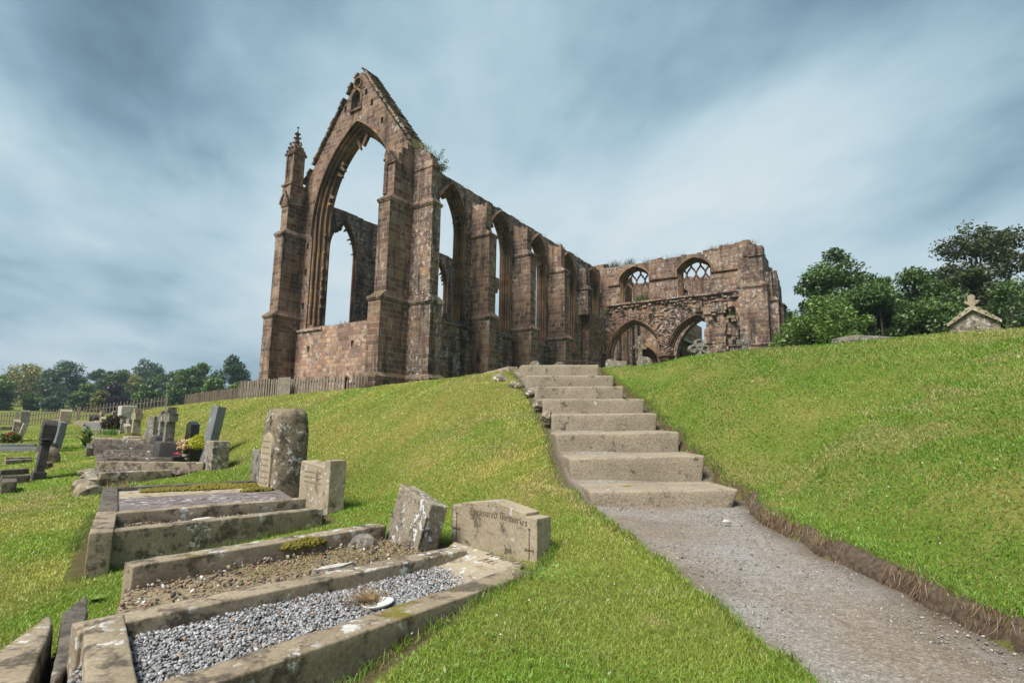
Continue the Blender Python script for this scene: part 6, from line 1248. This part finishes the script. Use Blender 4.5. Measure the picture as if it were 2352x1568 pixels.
# ================================================================== sky, sun, camera
SUN_EL, SUN_AZ = math.radians(54), math.radians(221)
W = bpy.data.worlds.new('World'); SC.world = W; W.use_nodes = True; nt = W.node_tree; nt.nodes.clear()
T = NT.__new__(NT); T.t = nt; T.m = None
sk = T.n('TexSky', sky_type='NISHITA'); sk.sun_disc = False; sk.sun_elevation = SUN_EL; sk.sun_rotation = SUN_AZ; sk.air_density = 1.2; sk.dust_density = 2
d = T.sep(T.coord('Generated')); z = T.math('MAXIMUM', d[2], 0.0)
k = T.math('DIVIDE', 1, T.math('ADD', z, .16)); cx, cy = T.math('MULTIPLY', d[0], k), T.math('MULTIPLY', d[1], k)
rot = T.mapping(T.xyz(cx, cy, 0), (1, 1, 1), (3.1, 1.7, 0), (0, 0, -.28))
st = T.mapping(rot, (1.0, .55, 1)); wv = T.noise(st, .8, 3); st2 = T.n('VectorMath', operation='ADD'); T.set(st2.inputs[0], st); T.set(st2.inputs[1], T.xyz(T.math('MULTIPLY', wv, .5), T.math('MULTIPLY', wv, .3), 0))
c1 = T.noise(st2.outputs[0], .95, 6, .55); c2 = T.noise(T.mapping(rot, (1.5, .8, 1), (5, 2, 0)), 1.0, 3, .5)
cl = T.math('ADD', T.math('MULTIPLY', c1, .8), T.math('MULTIPLY', c2, .2))
c3 = T.noise(T.mapping(rot, (2.6, 2.0, 1), (1, 7, 0)), 1.0, 5, .55); cl = T.math('ADD', cl, T.math('MULTIPLY', T.math('SUBTRACT', c3, .5), .16))
zen = T.ramp(d[2], [(.0, .10), (.12, .02), (.30, .0), (.62, -.0)])
cl = T.math('SUBTRACT', cl, T.math('MULTIPLY', T.ramp(d[2], [(.28, 0), (.66, 1)]), .17))
dd = T.n('VectorMath', operation='DOT_PRODUCT'); T.set(dd.inputs[0], T.coord('Generated')); dd.inputs[1].default_value = (.06, .95, .30)
cl = T.math('ADD', cl, T.math('SUBTRACT', T.math('MULTIPLY', T.ramp(dd.outputs['Value'], [(.55, 0), (.97, 1)]), .20), .10))
ccol = T.ramp(cl, [(.24, (.085, .155, .225)), (.35, (.21, .345, .44)), (.44, (.38, .545, .635)), (.53, (.54, .69, .76)), (.66, (.70, .79, .83))])
SKYG = 1.0
mixc = T.mix(.93, T.mix(1, sk, (.05, .05, .05), 'MULTIPLY'), ccol)
fin = T.mix(1, mixc, (1, 1, 1), 'MULTIPLY')
sc = T.n('VectorMath', operation='SCALE'); T.set(sc.inputs[0], fin); sc.inputs['Scale'].default_value = 2.38
bg = T.n('Background'); T.set(bg.inputs[0], sc.outputs[0]); bg.inputs[1].default_value = .1
ow = T.n('OutputWorld'); nt.links.new(bg.outputs[0], ow.inputs[0])
L = bpy.data.lights.new('sun', 'SUN'); L.energy = 1.5; L.angle = math.radians(26); L.color = (1, .95, .87)
lo = bpy.data.objects.new('sun', L); COL.objects.link(lo)
sd = Vector((math.sin(SUN_AZ)*math.cos(SUN_EL), math.cos(SUN_AZ)*math.cos(SUN_EL), math.sin(SUN_EL))); lo.rotation_euler = sd.to_track_quat('Z', 'Y').to_euler()
cam = bpy.data.cameras.new('camera'); cam.sensor_width = 36; cam.lens = F_/2352*36; cam.clip_start = .05; cam.clip_end = 9000
co = bpy.data.objects.new('camera', cam); COL.objects.link(co); SC.camera = co
R3 = Matrix((RIGHT, UP, -FWD)).transposed(); co.matrix_world = Matrix.Translation(Vector(EYE)) @ R3.to_4x4()
SC.view_settings.view_transform = 'Standard'; SC.view_settings.look = 'None'; SC.view_settings.gamma = 1; SC.view_settings.exposure = 2.18
SC.cycles.max_bounces = 6; SC.cycles.diffuse_bounces = 3; SC.cycles.transparent_max_bounces = 4
